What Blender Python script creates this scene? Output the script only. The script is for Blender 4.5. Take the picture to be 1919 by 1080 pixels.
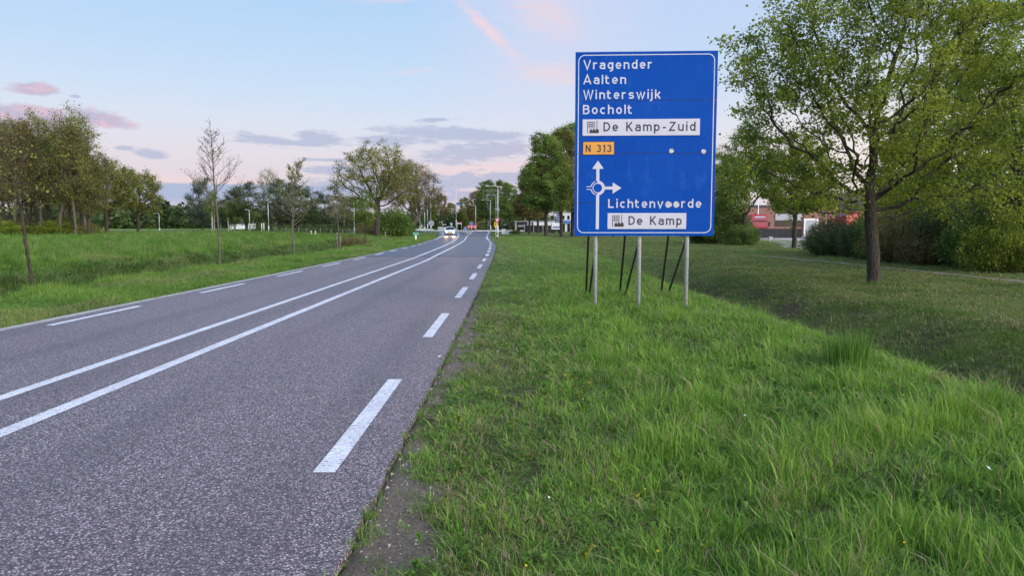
import bpy, bmesh, math, random
import numpy as np
from mathutils import Vector, Matrix

for o in list(bpy.data.objects):
    bpy.data.objects.remove(o)
SC = bpy.context.scene
COL = SC.collection
R = math.radians

# ------------------------------------------------------------------ camera
F = 1333.0            # focal length in pixels of the 1919 px wide photograph
CH = 1.685            # camera height above the road
PITCH = math.atan((540 - 425) / F)
cam_d = bpy.data.cameras.new('camera')
cam_d.sensor_width = 36.0
cam_d.lens = 36.0 * F / 1919.0
cam_d.clip_start = 0.05
cam_d.clip_end = 6000
cam = bpy.data.objects.new('camera', cam_d)
COL.objects.link(cam)
cam.location = (0, 0, CH)
cam.rotation_euler = (math.pi / 2 - PITCH, 0, 0)
SC.camera = cam
SC.render.resolution_x, SC.render.resolution_y = 1024, 577
SC.view_settings.view_transform = 'Standard'
SC.view_settings.look = 'None'
SC.view_settings.exposure = 0.4
SC.view_settings.gamma = 1.0
SC.view_settings.use_curve_mapping = False
SC.render.engine = 'CYCLES'
SC.cycles.max_bounces = 6
SC.cycles.diffuse_bounces = 3
SC.cycles.glossy_bounces = 2
SC.cycles.transmission_bounces = 4
SC.cycles.transparent_max_bounces = 6

SUN_EL, SUN_AZ = R(5.0), R(128.0)      # azimuth clockwise from the view direction (+Y)

def ray(px, py):
    dx = (px - 959.5) / F
    dy = (540 - py) / F
    return (dx, math.cos(PITCH) + dy * math.sin(PITCH), -math.sin(PITCH) + dy * math.cos(PITCH))

def at(px, py, Y):
    """world point on the sight line of a photograph pixel at distance Y"""
    r = ray(px, py)
    s = Y / r[1]
    return Vector((r[0] * s, Y, CH + r[2] * s))

def gx(px, Y):
    return at(px, 430, Y).x

def hz(py, Y):
    return at(960, py, Y).z

def srgb(r, g, b):
    def f(c):
        c /= 255.0
        return c / 12.92 if c <= 0.04045 else ((c + 0.055) / 1.055) ** 2.4
    return (f(r), f(g), f(b), 1.0)

# ------------------------------------------------------------------ node helper
class NT:
    def __init__(self, tree):
        self.t = tree
        self.t.nodes.clear()
    def n(self, typ, **kw):
        nd = self.t.nodes.new(typ)
        for k, v in kw.items():
            setattr(nd, k, v)
        return nd
    def set(self, sock, v):
        if hasattr(v, 'is_output') or isinstance(v, bpy.types.NodeSocket):
            self.t.links.new(v, sock)
        else:
            sock.default_value = v
    def m(self, op, a, b=0.0, c=None, clamp=False):
        nd = self.n('ShaderNodeMath', operation=op, use_clamp=clamp)
        self.set(nd.inputs[0], a)
        self.set(nd.inputs[1], b)
        if c is not None:
            self.set(nd.inputs[2], c)
        return nd.outputs[0]
    def mix(self, f, a, b, typ='MIX'):
        nd = self.n('ShaderNodeMix', data_type='RGBA', blend_type=typ)
        self.set(nd.inputs[0], f)
        self.set(nd.inputs[6], a)
        self.set(nd.inputs[7], b)
        return nd.outputs[2]
    def ss(self, v, lo, hi, a=0.0, b=1.0):
        nd = self.n('ShaderNodeMapRange', interpolation_type='SMOOTHSTEP')
        self.set(nd.inputs[0], v)
        nd.inputs[1].default_value = lo
        nd.inputs[2].default_value = hi
        nd.inputs[3].default_value = a
        nd.inputs[4].default_value = b
        return nd.outputs[0]
    def noise(self, vec, scale, detail=2.0, rough=0.5):
        nd = self.n('ShaderNodeTexNoise')
        if vec is not None:
            self.set(nd.inputs['Vector'], vec)
        nd.inputs['Scale'].default_value = scale
        nd.inputs['Detail'].default_value = detail
        nd.inputs['Roughness'].default_value = rough
        return nd.outputs[0]
    def ramp(self, f, stops, interp='LINEAR'):
        nd = self.n('ShaderNodeValToRGB')
        cr = nd.color_ramp
        cr.interpolation = interp
        while len(cr.elements) < len(stops):
            cr.elements.new(0.5)
        for e, (p, c) in zip(cr.elements, stops):
            e.position = p
            e.color = c
        self.set(nd.inputs[0], f)
        return nd.outputs[0]
    def vscale(self, vec, s):
        nd = self.n('ShaderNodeVectorMath', operation='MULTIPLY')
        self.set(nd.inputs[0], vec)
        nd.inputs[1].default_value = s
        return nd.outputs[0]

# ------------------------------------------------------------------ world
W = bpy.data.worlds.new('World')
SC.world = W
W.use_nodes = True
def build_world():
    t = NT(W.node_tree)
    out = t.n('ShaderNodeOutputWorld')
    bg = t.n('ShaderNodeBackground')
    BG = 0.1
    bg.inputs[1].default_value = BG
    t.t.links.new(bg.outputs[0], out.inputs[0])
    d = t.n('ShaderNodeTexCoord').outputs['Generated']
    sx = t.n('ShaderNodeSeparateXYZ')
    t.set(sx.inputs[0], d)
    x, y, z = sx.outputs
    az = t.m('ARCTAN2', x, y)
    el = t.m('ARCSINE', z)
    deg = 1 / R(40)
    e = t.m('MULTIPLY', el, deg, clamp=True)       # 0..1 for 0..40 degrees
    S = lambda v: v / 40.0
    grad = t.ramp(e, [
        (0.0, srgb(212, 200, 218)), (S(1.6), srgb(216, 206, 224)), (S(3.2), srgb(226, 214, 224)),
        (S(5.2), srgb(230, 221, 231)), (S(7.6), srgb(222, 228, 243)), (S(10), srgb(208, 226, 249)),
        (S(13.5), srgb(192, 220, 250)), (S(18), srgb(178, 213, 250)), (1.0, srgb(145, 188, 240))])
    # paler, warmer sky towards the set sun (right of the view and behind)
    a2 = t.ss(az, 0.12, 0.62)
    low = t.ss(el, 0.30, 0.02)
    warm = t.m('MULTIPLY', a2, low)
    grad = t.mix(warm, grad, srgb(255, 243, 230))
    upr = t.m('MULTIPLY', t.ss(az, -0.15, 0.2), t.m('MULTIPLY', t.ss(el, 0.12, 0.3), 0.45))
    grad = t.mix(upr, grad, srgb(211, 219, 248))
    # glow of the sun just below / on the horizon, behind the camera to the right
    dt = t.n('ShaderNodeVectorMath', operation='DOT_PRODUCT')
    t.set(dt.inputs[0], d)
    dt.inputs[1].default_value = (math.sin(SUN_AZ) * math.cos(SUN_EL), math.cos(SUN_AZ) * math.cos(SUN_EL), math.sin(SUN_EL))
    glow = t.ss(dt.outputs['Value'], 0.0, 1.0)
    # clouds
    nv = t.vscale(d, (8.0, 8.0, 22.0))
    n1 = t.m('SUBTRACT', t.noise(nv, 5.2, 7.0, 0.62), 0.5)
    nv2 = t.vscale(d, (4.5, 4.5, 34.0))
    n2 = t.m('SUBTRACT', t.noise(nv2, 6.5, 7.0, 0.62), 0.5)
    def ang(px, py):
        r = Vector(ray(px, py)).normalized()
        return math.atan2(r.x, r.y), math.asin(r.z)
    def cloud(px, py, rx, ry, tilt=0.0, soft=0.35, k=1.0, k2=0.6):
        ca, ce = ang(px, py)
        ra, re = rx / F, ry / F
        u = t.m('SUBTRACT', az, ca)
        v = t.m('SUBTRACT', el, ce)
        if tilt:
            c, s = math.cos(R(tilt)), math.sin(R(tilt))
            u, v = (t.m('ADD', t.m('MULTIPLY', u, c), t.m('MULTIPLY', v, s)),
                    t.m('SUBTRACT', t.m('MULTIPLY', v, c), t.m('MULTIPLY', u, s)))
        u = t.m('DIVIDE', u, ra)
        v = t.m('DIVIDE', v, re)
        q = t.m('SQRT', t.m('ADD', t.m('MULTIPLY', u, u), t.m('MULTIPLY', v, v)))
        q = t.m('ADD', q, t.m('ADD', t.m('MULTIPLY', n1, k * 2.6), t.m('MULTIPLY', n2, k2 * 2.6)))
        return t.ss(q, 1.12, soft), v
    def group(lst):
        tot = None
        for args in lst:
            mk = cloud(*args)[0]
            tot = mk if tot is None else t.m('MAXIMUM', tot, mk)
        return tot
    # high thin pink streaks
    pink = group([(1040, 140, 110, 26, -6, 0.0, .6, .6),
                  (765, 135, 70, 6, 8, -.6, .7, .5), (720, 0, 110, 8, 4, -.6, .6, .6),
                  (930, 285, 130, 16, 8, 0.0, .8, .6), (900, 318, 150, 20, 5, 0.1, .8, .7), (250, 345, 300, 25, 0, 0.1, .3, .3),
                  (1020, 20, 90, 50, -30, 0.0, .8, .6)])
    wash = t.m('MULTIPLY', t.ss(az, -.16, .03), t.m('MULTIPLY', t.ss(az, .22, .08), t.ss(el, .10, .2)))
    grad = t.mix(t.m('MULTIPLY', wash, t.ss(n1, -.35, .25, .1, .5)), grad, srgb(232, 220, 240))
    grad = t.mix(t.m('MULTIPLY', pink, 0.5), grad, srgb(250, 217, 219))
    streak = group([(912, 52, 105, 15, -42, -.2, .45, .45)])
    grad = t.mix(t.m('MULTIPLY', streak, 0.8), grad, srgb(255, 218, 222))
    # level blue bank above the horizon
    bank = t.m('MULTIPLY', t.ss(el, R(3.25), R(3.05)), t.ss(el, R(1.0), R(2.4)))
    bank = t.m('MULTIPLY', bank, t.ss(t.m('ADD', az, t.m('MULTIPLY', n2, 0.5)), -0.12, -0.26))
    grad = t.mix(t.m('MULTIPLY', bank, 0.85), grad, srgb(160, 182, 219))
    # violet grey cumulus
    vio = group([(855, 252, 160, 15, -2, .5, .45, .45), (900, 284, 140, 24, 5, .4, .6, .7),
                 (735, 264, 90, 12, 0, .4, .6, .6), (600, 260, 46, 16, -4, .5, .5, .3), (500, 263, 70, 10, -6, .4, .6, .7), (545, 268, 110, 6, 0, .5, .4, .6),
                 (640, 318, 85, 9, 0, .5, .8, .8), (880, 338, 190, 17, 4, .5, .7, .9), (700, 352, 190, 16, 0, .55, .5, .6),
                 (282, 288, 33, 9, -5, .5, .4, .4), (232, 277, 16, 4, 0, .6, .4, .3), (820, 225, 48, 5, 4, .3, .8, .6),
                 (140, 180, 9, 3, 0, .6, .4, .3), (620, 300, 70, 4, 0, .3, .8, .8), (900, 365, 140, 9, 3, .4, .8, .8)])
    grad = t.mix(t.m('MULTIPLY', vio, 0.74), grad, srgb(174, 184, 217))
    ros = group([(66, 166, 38, 11, 2, .55, .5, .35), (186, 221, 56, 15, -8, .55, .5, .35), (60, 214, 70, 16, -4, .6, .6, .4), (30, 236, 90, 10, 0, .6, .6, .4)])
    rc = t.mix(t.ss(n1, -0.12, 0.12), srgb(222, 188, 206), srgb(184, 178, 208))
    grad = t.mix(t.m('MULTIPLY', ros, 0.85), grad, rc)
    # the evening sky towards the set sun is brighter, with thin bright cloud
    br = t.n('ShaderNodeMix', data_type='RGBA', blend_type='MULTIPLY')
    k = t.m('ADD', 1.0, t.m('MULTIPLY', glow, 3.5))
    cmb = t.n('ShaderNodeCombineColor')
    t.set(cmb.inputs[0], t.m('ADD', 1.0, t.m('MULTIPLY', glow, 4.2)))
    t.set(cmb.inputs[1], k)
    t.set(cmb.inputs[2], t.m('ADD', 1.0, t.m('MULTIPLY', glow, 2.8)))
    br.inputs[0].default_value = 1.0
    t.set(br.inputs[6], grad)
    t.set(br.inputs[7], cmb.outputs[0])
    sky = t.n('ShaderNodeTexSky', sky_type='NISHITA')
    sky.sun_disc = False
    sky.sun_elevation = SUN_EL
    sky.sun_rotation = SUN_AZ
    col = br.outputs[2]
    sc1 = t.n('ShaderNodeVectorMath', operation='SCALE')
    t.set(sc1.inputs[0], col)
    sc1.inputs['Scale'].default_value = 0.725 / BG
    sc2 = t.n('ShaderNodeVectorMath', operation='SCALE')
    t.set(sc2.inputs[0], sky.outputs[0])
    sc2.inputs['Scale'].default_value = 0.08
    ad = t.n('ShaderNodeVectorMath', operation='ADD')
    t.set(ad.inputs[0], sc1.outputs[0])
    t.set(ad.inputs[1], sc2.outputs[0])
    t.t.links.new(ad.outputs[0], bg.inputs[0])
build_world()
W.cycles.sampling_method = 'MANUAL'
W.cycles.sample_map_resolution = 512

sun_d = bpy.data.lights.new('sun', 'SUN')
sun_d.energy = 1.4
sun_d.angle = R(25)
sun_d.color = (1.0, 0.86, 0.74)
sun = bpy.data.objects.new('sun', sun_d)
COL.objects.link(sun)
_el = R(26)
sun.rotation_euler = Vector((-math.sin(SUN_AZ) * math.cos(_el), -math.cos(SUN_AZ) * math.cos(_el), -math.sin(_el))).to_track_quat('-Z', 'Y').to_euler()

# ------------------------------------------------------------------ object helpers
def tag(o, label=None, cat=None, group=None, kind=None):
    if label: o['label'] = label
    if cat: o['category'] = cat
    if group: o['group'] = group
    if kind: o['kind'] = kind
    return o

def empty(name, loc, rz=0.0, label=None, cat=None, group=None):
    o = bpy.data.objects.new(name, None)
    o.empty_display_size = 0.3
    COL.objects.link(o)
    o.location = loc
    o.rotation_euler = (0, 0, rz)
    return tag(o, label, cat, group)

def link(name, me, mat=None, parent=None, loc=None):
    if mat is not None and len(me.materials) == 0:
        for m in (mat if isinstance(mat, (list, tuple)) else [mat]):
            me.materials.append(m)
    o = bpy.data.objects.new(name, me)
    COL.objects.link(o)
    if parent is not None:
        o.parent = parent
    if loc is not None:
        o.location = loc
    return o

def copy_tree(o, parent=None):
    c = o.copy()
    COL.objects.link(c)
    c.parent = parent
    for ch in list(o.children):
        copy_tree(ch, c)
    return c

def np_mesh(name, V, faces, attrs=None, smooth=False, midx=None):
    """V (n,3); faces: list of (m,k) int arrays; attrs {name: (domain 'POINT', float array)}"""
    me = bpy.data.meshes.new(name)
    V = np.asarray(V, dtype=np.float32)
    me.vertices.add(len(V))
    me.vertices.foreach_set('co', V.ravel())
    faces = [np.asarray(f, dtype=np.int32) for f in faces if len(f)]
    nl = sum(f.size for f in faces)
    nf = sum(len(f) for f in faces)
    me.loops.add(nl)
    me.polygons.add(nf)
    me.loops.foreach_set('vertex_index', np.concatenate([f.ravel() for f in faces]))
    st, off = [], 0
    for f in faces:
        k = f.shape[1]
        st.append(off + np.arange(len(f), dtype=np.int32) * k)
        off += f.size
    me.polygons.foreach_set('loop_start', np.concatenate(st))
    if midx is not None:
        me.polygons.foreach_set('material_index', np.asarray(midx, dtype=np.int32))
    me.polygons.foreach_set('use_smooth', np.full(nf, bool(smooth)))
    me.update(calc_edges=True)
    me.validate()
    for k, v in (attrs or {}).items():
        a = me.attributes.new(k, 'FLOAT', 'POINT')
        a.data.foreach_set('value', np.asarray(v, dtype=np.float32))
    return me

class MB:
    """collects simple solids into one mesh"""
    def __init__(self):
        self.bm = bmesh.new()
        self.mi = 0
    def _faces(self, fs):
        for f in fs:
            f.material_index = self.mi
    def box(self, x0, x1, y0, y1, z0, z1, bev=0.0):
        vs = [self.bm.verts.new(p) for p in ((x0,y0,z0),(x1,y0,z0),(x1,y1,z0),(x0,y1,z0),(x0,y0,z1),(x1,y0,z1),(x1,y1,z1),(x0,y1,z1))]
        fs = [self.bm.faces.new([vs[i] for i in q]) for q in ((3,2,1,0),(4,5,6,7),(0,1,5,4),(1,2,6,5),(2,3,7,6),(3,0,4,7))]
        self._faces(fs)
        if bev:
            es = list({e for f in fs for e in f.edges})
            r = bmesh.ops.bevel(self.bm, geom=es, offset=bev, segments=2, affect='EDGES', profile=0.5)
            self._faces(r['faces'])
        return self
    def prism(self, poly, axis, a, b):
        """poly: 2D outline, extruded from a to b along axis ('x': poly=(y,z); 'y': poly=(x,z); 'z': poly=(x,y))"""
        def p(q, s):
            return {'x': (s, q[0], q[1]), 'y': (q[0], s, q[1]), 'z': (q[0], q[1], s)}[axis]
        v0 = [self.bm.verts.new(p(q, a)) for q in poly]
        v1 = [self.bm.verts.new(p(q, b)) for q in poly]
        n = len(poly)
        fs = [self.bm.faces.new(v0), self.bm.faces.new(v1[::-1])]
        for i in range(n):
            fs.append(self.bm.faces.new([v0[i], v1[i], v1[(i+1) % n], v0[(i+1) % n]]))
        self._faces(fs)
        return self
    def tube(self, pts, r, n=8, r1=None):
        pts = [Vector(p) for p in pts]
        rings = []
        for i, p in enumerate(pts):
            d = (pts[min(i+1, len(pts)-1)] - pts[max(i-1, 0)]).normalized()
            ref = Vector((1, 0, 0)) if abs(d.z) > 0.7 else Vector((0, 0, 1))
            a = d.cross(ref).normalized()
            b = d.cross(a).normalized()
            rr = r if r1 is None else r + (r1 - r) * i / (len(pts) - 1)
            rings.append([self.bm.verts.new(p + (a * math.cos(2*math.pi*k/n) + b * math.sin(2*math.pi*k/n)) * rr) for k in range(n)])
        fs = []
        for q0, q1 in zip(rings, rings[1:]):
            for k in range(n):
                f = self.bm.faces.new([q0[k], q0[(k+1) % n], q1[(k+1) % n], q1[k]])
                f.smooth = True
                fs.append(f)
        fs.append(self.bm.faces.new(rings[0][::-1]))
        fs.append(self.bm.faces.new(rings[-1]))
        self._faces(fs)
        return self
    def disc(self, c, r, y0, y1, n=20):
        """disc with axis along y"""
        return self.prism([(c[0] + r*math.cos(2*math.pi*k/n), c[1] + r*math.sin(2*math.pi*k/n)) for k in range(n)], 'y', y0, y1)
    def mesh(self, name):
        bmesh.ops.recalc_face_normals(self.bm, faces=self.bm.faces)
        me = bpy.data.meshes.new(name)
        self.bm.to_mesh(me)
        self.bm.free()
        return me
    def build(self, name, mat, parent=None, loc=None):
        return link(name, self.mesh(name), mat, parent, loc)

# ------------------------------------------------------------------ materials
def simple(name, c, rough=0.6, metal=0.0, spec=0.5, var=0.08, scale=3.0, bump=0.0, bscale=60.0, coat=0.0):
    m = bpy.data.materials.new(name)
    m.use_nodes = True
    t = NT(m.node_tree)
    out = t.n('ShaderNodeOutputMaterial')
    p = t.n('ShaderNodeBsdfPrincipled')
    co = t.n('ShaderNodeTexCoord').outputs['Object']
    nz = t.noise(co, scale, 4.0, 0.6)
    c = c if len(c) == 4 else (*c, 1.0)
    lo = tuple(v * (1 - var * 1.6) for v in c[:3]) + (1,)
    hi = tuple(min(1, v * (1 + var * 1.6)) for v in c[:3]) + (1,)
    t.set(p.inputs['Base Color'], t.ramp(nz, [(0.3, lo), (0.7, hi)]))
    p.inputs['Roughness'].default_value = rough
    p.inputs['Metallic'].default_value = metal
    p.inputs['Specular IOR Level'].default_value = spec
    if coat:
        p.inputs['Coat Weight'].default_value = coat
        p.inputs['Coat Roughness'].default_value = 0.08
    if bump:
        b = t.n('ShaderNodeBump')
        b.inputs['Strength'].default_value = bump
        b.inputs['Distance'].default_value = 0.01
        t.set(b.inputs['Height'], t.noise(co, bscale, 3.0, 0.6))
        t.t.links.new(b.outputs[0], p.inputs['Normal'])
    t.t.links.new(p.outputs[0], out.inputs[0])
    return m

def emis(name, c, s):
    m = bpy.data.materials.new(name)
    m.use_nodes = True
    t = NT(m.node_tree)
    out = t.n('ShaderNodeOutputMaterial')
    e = t.n('ShaderNodeEmission')
    e.inputs[0].default_value = c if len(c) == 4 else (*c, 1)
    e.inputs[1].default_value = s
    t.t.links.new(e.outputs[0], out.inputs[0])
    return m

def leafmat(name, c0, c1, c2, trans=0.46, inst=False):
    """green between c0 and c2 by the piece's own 'tint'"""
    m = bpy.data.materials.new(name)
    m.use_nodes = True
    t = NT(m.node_tree)
    out = t.n('ShaderNodeOutputMaterial')
    a = t.n('ShaderNodeAttribute', attribute_name='tint')
    f = a.outputs['Fac']
    if inst:
        b = t.n('ShaderNodeAttribute', attribute_name='itint', attribute_type='INSTANCER')
        f = t.m('ADD', t.m('MULTIPLY', f, 0.75), b.outputs['Fac'], clamp=True)
    c = t.ramp(f, [(0.0, (*c0, 1)), (0.5, (*c1, 1)), (1.0, (*c2, 1))])
    if inst:
        # dry straw coloured blades in the older patches
        dry = t.n('ShaderNodeAttribute', attribute_name='dry', attribute_type='INSTANCER')
        bl = t.n('ShaderNodeAttribute', attribute_name='blade')
        dd = t.m('GREATER_THAN', dry.outputs['Fac'], bl.outputs['Fac'])
        c = t.mix(dd, c, (0.30, 0.25, 0.13, 1))
    p = t.n('ShaderNodeBsdfPrincipled')
    t.set(p.inputs['Base Color'], c)
    p.inputs['Roughness'].default_value = 0.55
    p.inputs['Specular IOR Level'].default_value = 0.25
    tr = t.n('ShaderNodeBsdfTranslucent')
    t.set(tr.inputs[0], c)
    mx = t.n('ShaderNodeMixShader')
    mx.inputs[0].default_value = trans
    t.t.links.new(p.outputs[0], mx.inputs[1])
    t.t.links.new(tr.outputs[0], mx.inputs[2])
    t.t.links.new(mx.outputs[0], out.inputs[0])
    return m

M = {}
M['leaf_fresh'] = leafmat('leaf_fresh', (.050, .100, .014), (.120, .200, .028), (.21, .28, .045))
M['leaf_oak'] = leafmat('leaf_oak', (0.0828, 0.1296, 0.0154), (0.1784, 0.2457, 0.0264), (0.3186, 0.3618, 0.0440))
M['leaf_olive'] = leafmat('leaf_olive', (0.0966, 0.1076, 0.0290), (0.1868, 0.2025, 0.0475), (0.3027, 0.3101, 0.0726))
M['leaf_bronze'] = leafmat('leaf_bronze', (0.1242, 0.0873, 0.0359), (0.2000, 0.1587, 0.0580), (0.2760, 0.2513, 0.0759))
M['leaf_dark'] = leafmat('leaf_dark', (0.0416, 0.0675, 0.0264), (0.0806, 0.1200, 0.0408), (0.1430, 0.1875, 0.0600))  # lightened; the lift stands in for slight haze over distant trees
M['leaf_green'] = leafmat('leaf_green', (0.0605, 0.1109, 0.0218), (0.1210, 0.1971, 0.0363), (0.2150, 0.2895, 0.0605))
M['leaf_lime'] = leafmat('leaf_lime', (.080, .130, .020), (.140, .205, .035), (.20, .26, .055))
M['leaf_red'] = leafmat('leaf_red', (.085, .035, .020), (.15, .062, .026), (.16, .12, .035))
M['leaf_blue'] = leafmat('leaf_blue', (0.0600, 0.0840, 0.0528), (0.1056, 0.1380, 0.0816), (0.1680, 0.2040, 0.1080))  # pale grey green with the distance haze put into the leaf colour
M['grass'] = leafmat('grass', (0.0596, 0.1430, 0.0190), (0.1355, 0.2746, 0.0337), (0.2332, 0.3775, 0.0505), 0.35, True)
M['grass_field'] = leafmat('grass_field', (0.0686, 0.1470, 0.0220), (0.1372, 0.2548, 0.0374), (0.2205, 0.3283, 0.0572), 0.35, True)
M['grass_dark'] = leafmat('grass_dark', (.022, .058, .010), (.045, .100, .016), (.080, .155, .026), 0.25, True)
M['grass_lawn'] = leafmat('grass_lawn', (0.0630, 0.1176, 0.0210), (0.1155, 0.1904, 0.0336), (0.1837, 0.2520, 0.0504), 0.35, True)
def barkmat(name, dark, mid, light, moss):
    m = bpy.data.materials.new(name)
    m.use_nodes = True
    t = NT(m.node_tree)
    out = t.n('ShaderNodeOutputMaterial')
    p = t.n('ShaderNodeBsdfPrincipled')
    co = t.n('ShaderNodeTexCoord').outputs['Object']
    fur = t.noise(t.vscale(co, (1, 1, .16)), 30, 5, .7)
    c = t.ramp(fur, [(.32, dark), (.5, mid), (.68, light)])
    pt = t.noise(co, 3.5, 4, .6)
    c = t.mix(t.ss(pt, .5, .68, 0, .55), c, moss)
    t.set(p.inputs['Base Color'], c)
    p.inputs['Roughness'].default_value = .95
    p.inputs['Specular IOR Level'].default_value = .15
    b = t.n('ShaderNodeBump')
    b.inputs['Strength'].default_value = 1.0
    b.inputs['Distance'].default_value = .03
    t.set(b.inputs['Height'], fur)
    t.t.links.new(b.outputs[0], p.inputs['Normal'])
    t.t.links.new(p.outputs[0], out.inputs[0])
    return m
M['bark'] = barkmat('bark', (.014, .012, .010, 1), (.050, .042, .034, 1), (.105, .090, .074, 1), (.060, .062, .036, 1))
M['bark_pale'] = barkmat('bark_pale', (.05, .042, .034, 1), (.125, .108, .086, 1), (.20, .18, .15, 1), (.10, .105, .060, 1))
M['bark_brown'] = barkmat('bark_brown', (.04, .032, .028, 1), (.095, .078, .068, 1), (.16, .135, .115, 1), (.085, .085, .055, 1))
M['bark_birch'] = simple('bark_birch', (.52, .50, .46), .8, var=.3, scale=6)
M['galv'] = simple('galv', (.56, .58, .60), .45, .35, var=.12, scale=14)
M['strut'] = simple('strut', (.055, .060, .055), .55, .3, var=.15)
M['lamp_grey'] = simple('lamp_grey', (.50, .50, .50), .5, .2)
M['sign_white'] = simple('sign_white', (.50, .51, .58), .38, var=.03, spec=.2)
M['sign_black'] = simple('sign_black', (.012, .012, .022), .45, var=.05)
M['sign_orange'] = simple('sign_orange', (.62, .27, .025), .38, var=.05)
M['sticker'] = simple('sticker', (.46, .46, .45), .5, var=.45, scale=38)
M['white_paint'] = simple('white_paint', (.78, .78, .78), .45, var=.05)
M['red_paint'] = simple('red_paint', (.36, .018, .024), .32, var=.08, coat=.5)
M['sign_red'] = simple('sign_red', (.55, .03, .03), .4)
M['sign_blue'] = simple('sign_blue', (.015, .10, .45), .4)
M['yellow'] = simple('yellow', (.72, .45, .02), .45)
M['sign_green'] = simple('sign_green', (.03, .30, .16), .45)
M['glass_dark'] = simple('glass_dark', (.012, .014, .018), .12, spec=.3, var=.1)
M['rubber'] = simple('rubber', (.014, .014, .015), .8)
M['dark_metal'] = simple('dark_metal', (.03, .03, .033), .5, .3)
M['chrome'] = simple('chrome', (.6, .6, .62), .2, .9)
M['car_white'] = simple('car_white', (.72, .73, .75), .25, coat=.8, var=.02)
M['brick_wall'] = simple('brick_wall', (.25, .125, .105), .85, var=.14, scale=2.5, bump=.3)
M['dark_roof'] = simple('dark_roof', (.055, .055, .06), .7, var=.1)
M['grey_panel'] = simple('grey_panel', (.34, .36, .39), .5)
M['pale_wall'] = simple('pale_wall', (.60, .60, .60), .7)
M['blue_wall'] = simple('blue_wall', (.07, .16, .36), .6)
M['black_fence'] = simple('black_fence', (.016, .017, .018), .75, var=.2)
M['wood_post'] = simple('wood_post', (.17, .14, .11), .85, var=.25, scale=8)
M['concrete'] = simple('concrete', (.33, .32, .31), .85, var=.12, scale=4)
M['paving'] = simple('paving', (.30, .285, .28), .8, var=.15, scale=1.2, bump=.2, bscale=6)
M['headlight'] = emis('headlight', (1.0, .90, .74), 14.0)
M['dirt_path'] = simple('dirt_path', (.15, .115, .08), .95, var=.35, scale=6, bump=.5, bscale=30)

def asphalt(name, base, dark, light, patch, sp_scale, bump):
    m = bpy.data.materials.new(name)
    m.use_nodes = True
    t = NT(m.node_tree)
    out = t.n('ShaderNodeOutputMaterial')
    p = t.n('ShaderNodeBsdfPrincipled')
    co = t.n('ShaderNodeNewGeometry').outputs['Position']
    vo = t.n('ShaderNodeTexVoronoi')
    t.set(vo.inputs['Vector'], co)
    vo.inputs['Scale'].default_value = sp_scale
    sep = t.n('ShaderNodeSeparateColor')
    t.t.links.new(vo.outputs['Color'], sep.inputs[0])
    stone = t.ramp(sep.outputs[0], [(0.0, dark), (0.40, base), (0.68, base), (1.0, light)])
    gap = t.ss(vo.outputs['Distance'], 0.30, 0.62)
    c = t.mix(t.m('MULTIPLY', gap, .8), stone, tuple(v * .35 for v in dark[:3]) + (1,))
    fine = t.noise(co, 260, 2.0)
    c = t.mix(t.ss(fine, .62, .75, 0, .35), c, light)
    big = t.noise(t.vscale(co, (1.0, .25, 1)), 0.7, 4.0, .6)
    c = t.mix(t.ss(big, .3, .7), c, patch, 'MULTIPLY')
    # wheel tracks polished a little darker along each lane
    sx = t.n('ShaderNodeSeparateXYZ')
    t.set(sx.inputs[0], co)
    wv = t.m('SINE', t.m('MULTIPLY', t.m('ADD', sx.outputs[0], 0.35), 2 * math.pi / 1.6))
    c = t.mix(t.m('MULTIPLY', t.ss(wv, .1, 1.0, 0, .36), t.ss(t.noise(t.vscale(co, (1.0, .12, 1)), 1.3, 4, .6), .3, .65)), c, dark)
    t.set(p.inputs['Base Color'], c)
    p.inputs['Roughness'].default_value = .5
    p.inputs['Specular IOR Level'].default_value = .5
    b = t.n('ShaderNodeBump')
    b.inputs['Strength'].default_value = bump
    b.inputs['Distance'].default_value = .006
    t.set(b.inputs['Height'], t.m('SUBTRACT', t.m('MULTIPLY', fine, .3), vo.outputs['Distance']))
    t.t.links.new(b.outputs[0], p.inputs['Normal'])
    t.t.links.new(p.outputs[0], out.inputs[0])
    return m
M['asphalt_old'] = asphalt('asphalt_old', (.262, .202, .218, 1), (.072, .056, .064, 1), (.66, .56, .60, 1), (1.0, .95, .96, 1), 76, .9)
M['asphalt_new'] = asphalt('asphalt_new', (.132, .134, .172, 1), (.088, .090, .116, 1), (.24, .24, .285, 1), (.96, .94, .94, 1), 110, 0.4)

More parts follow.
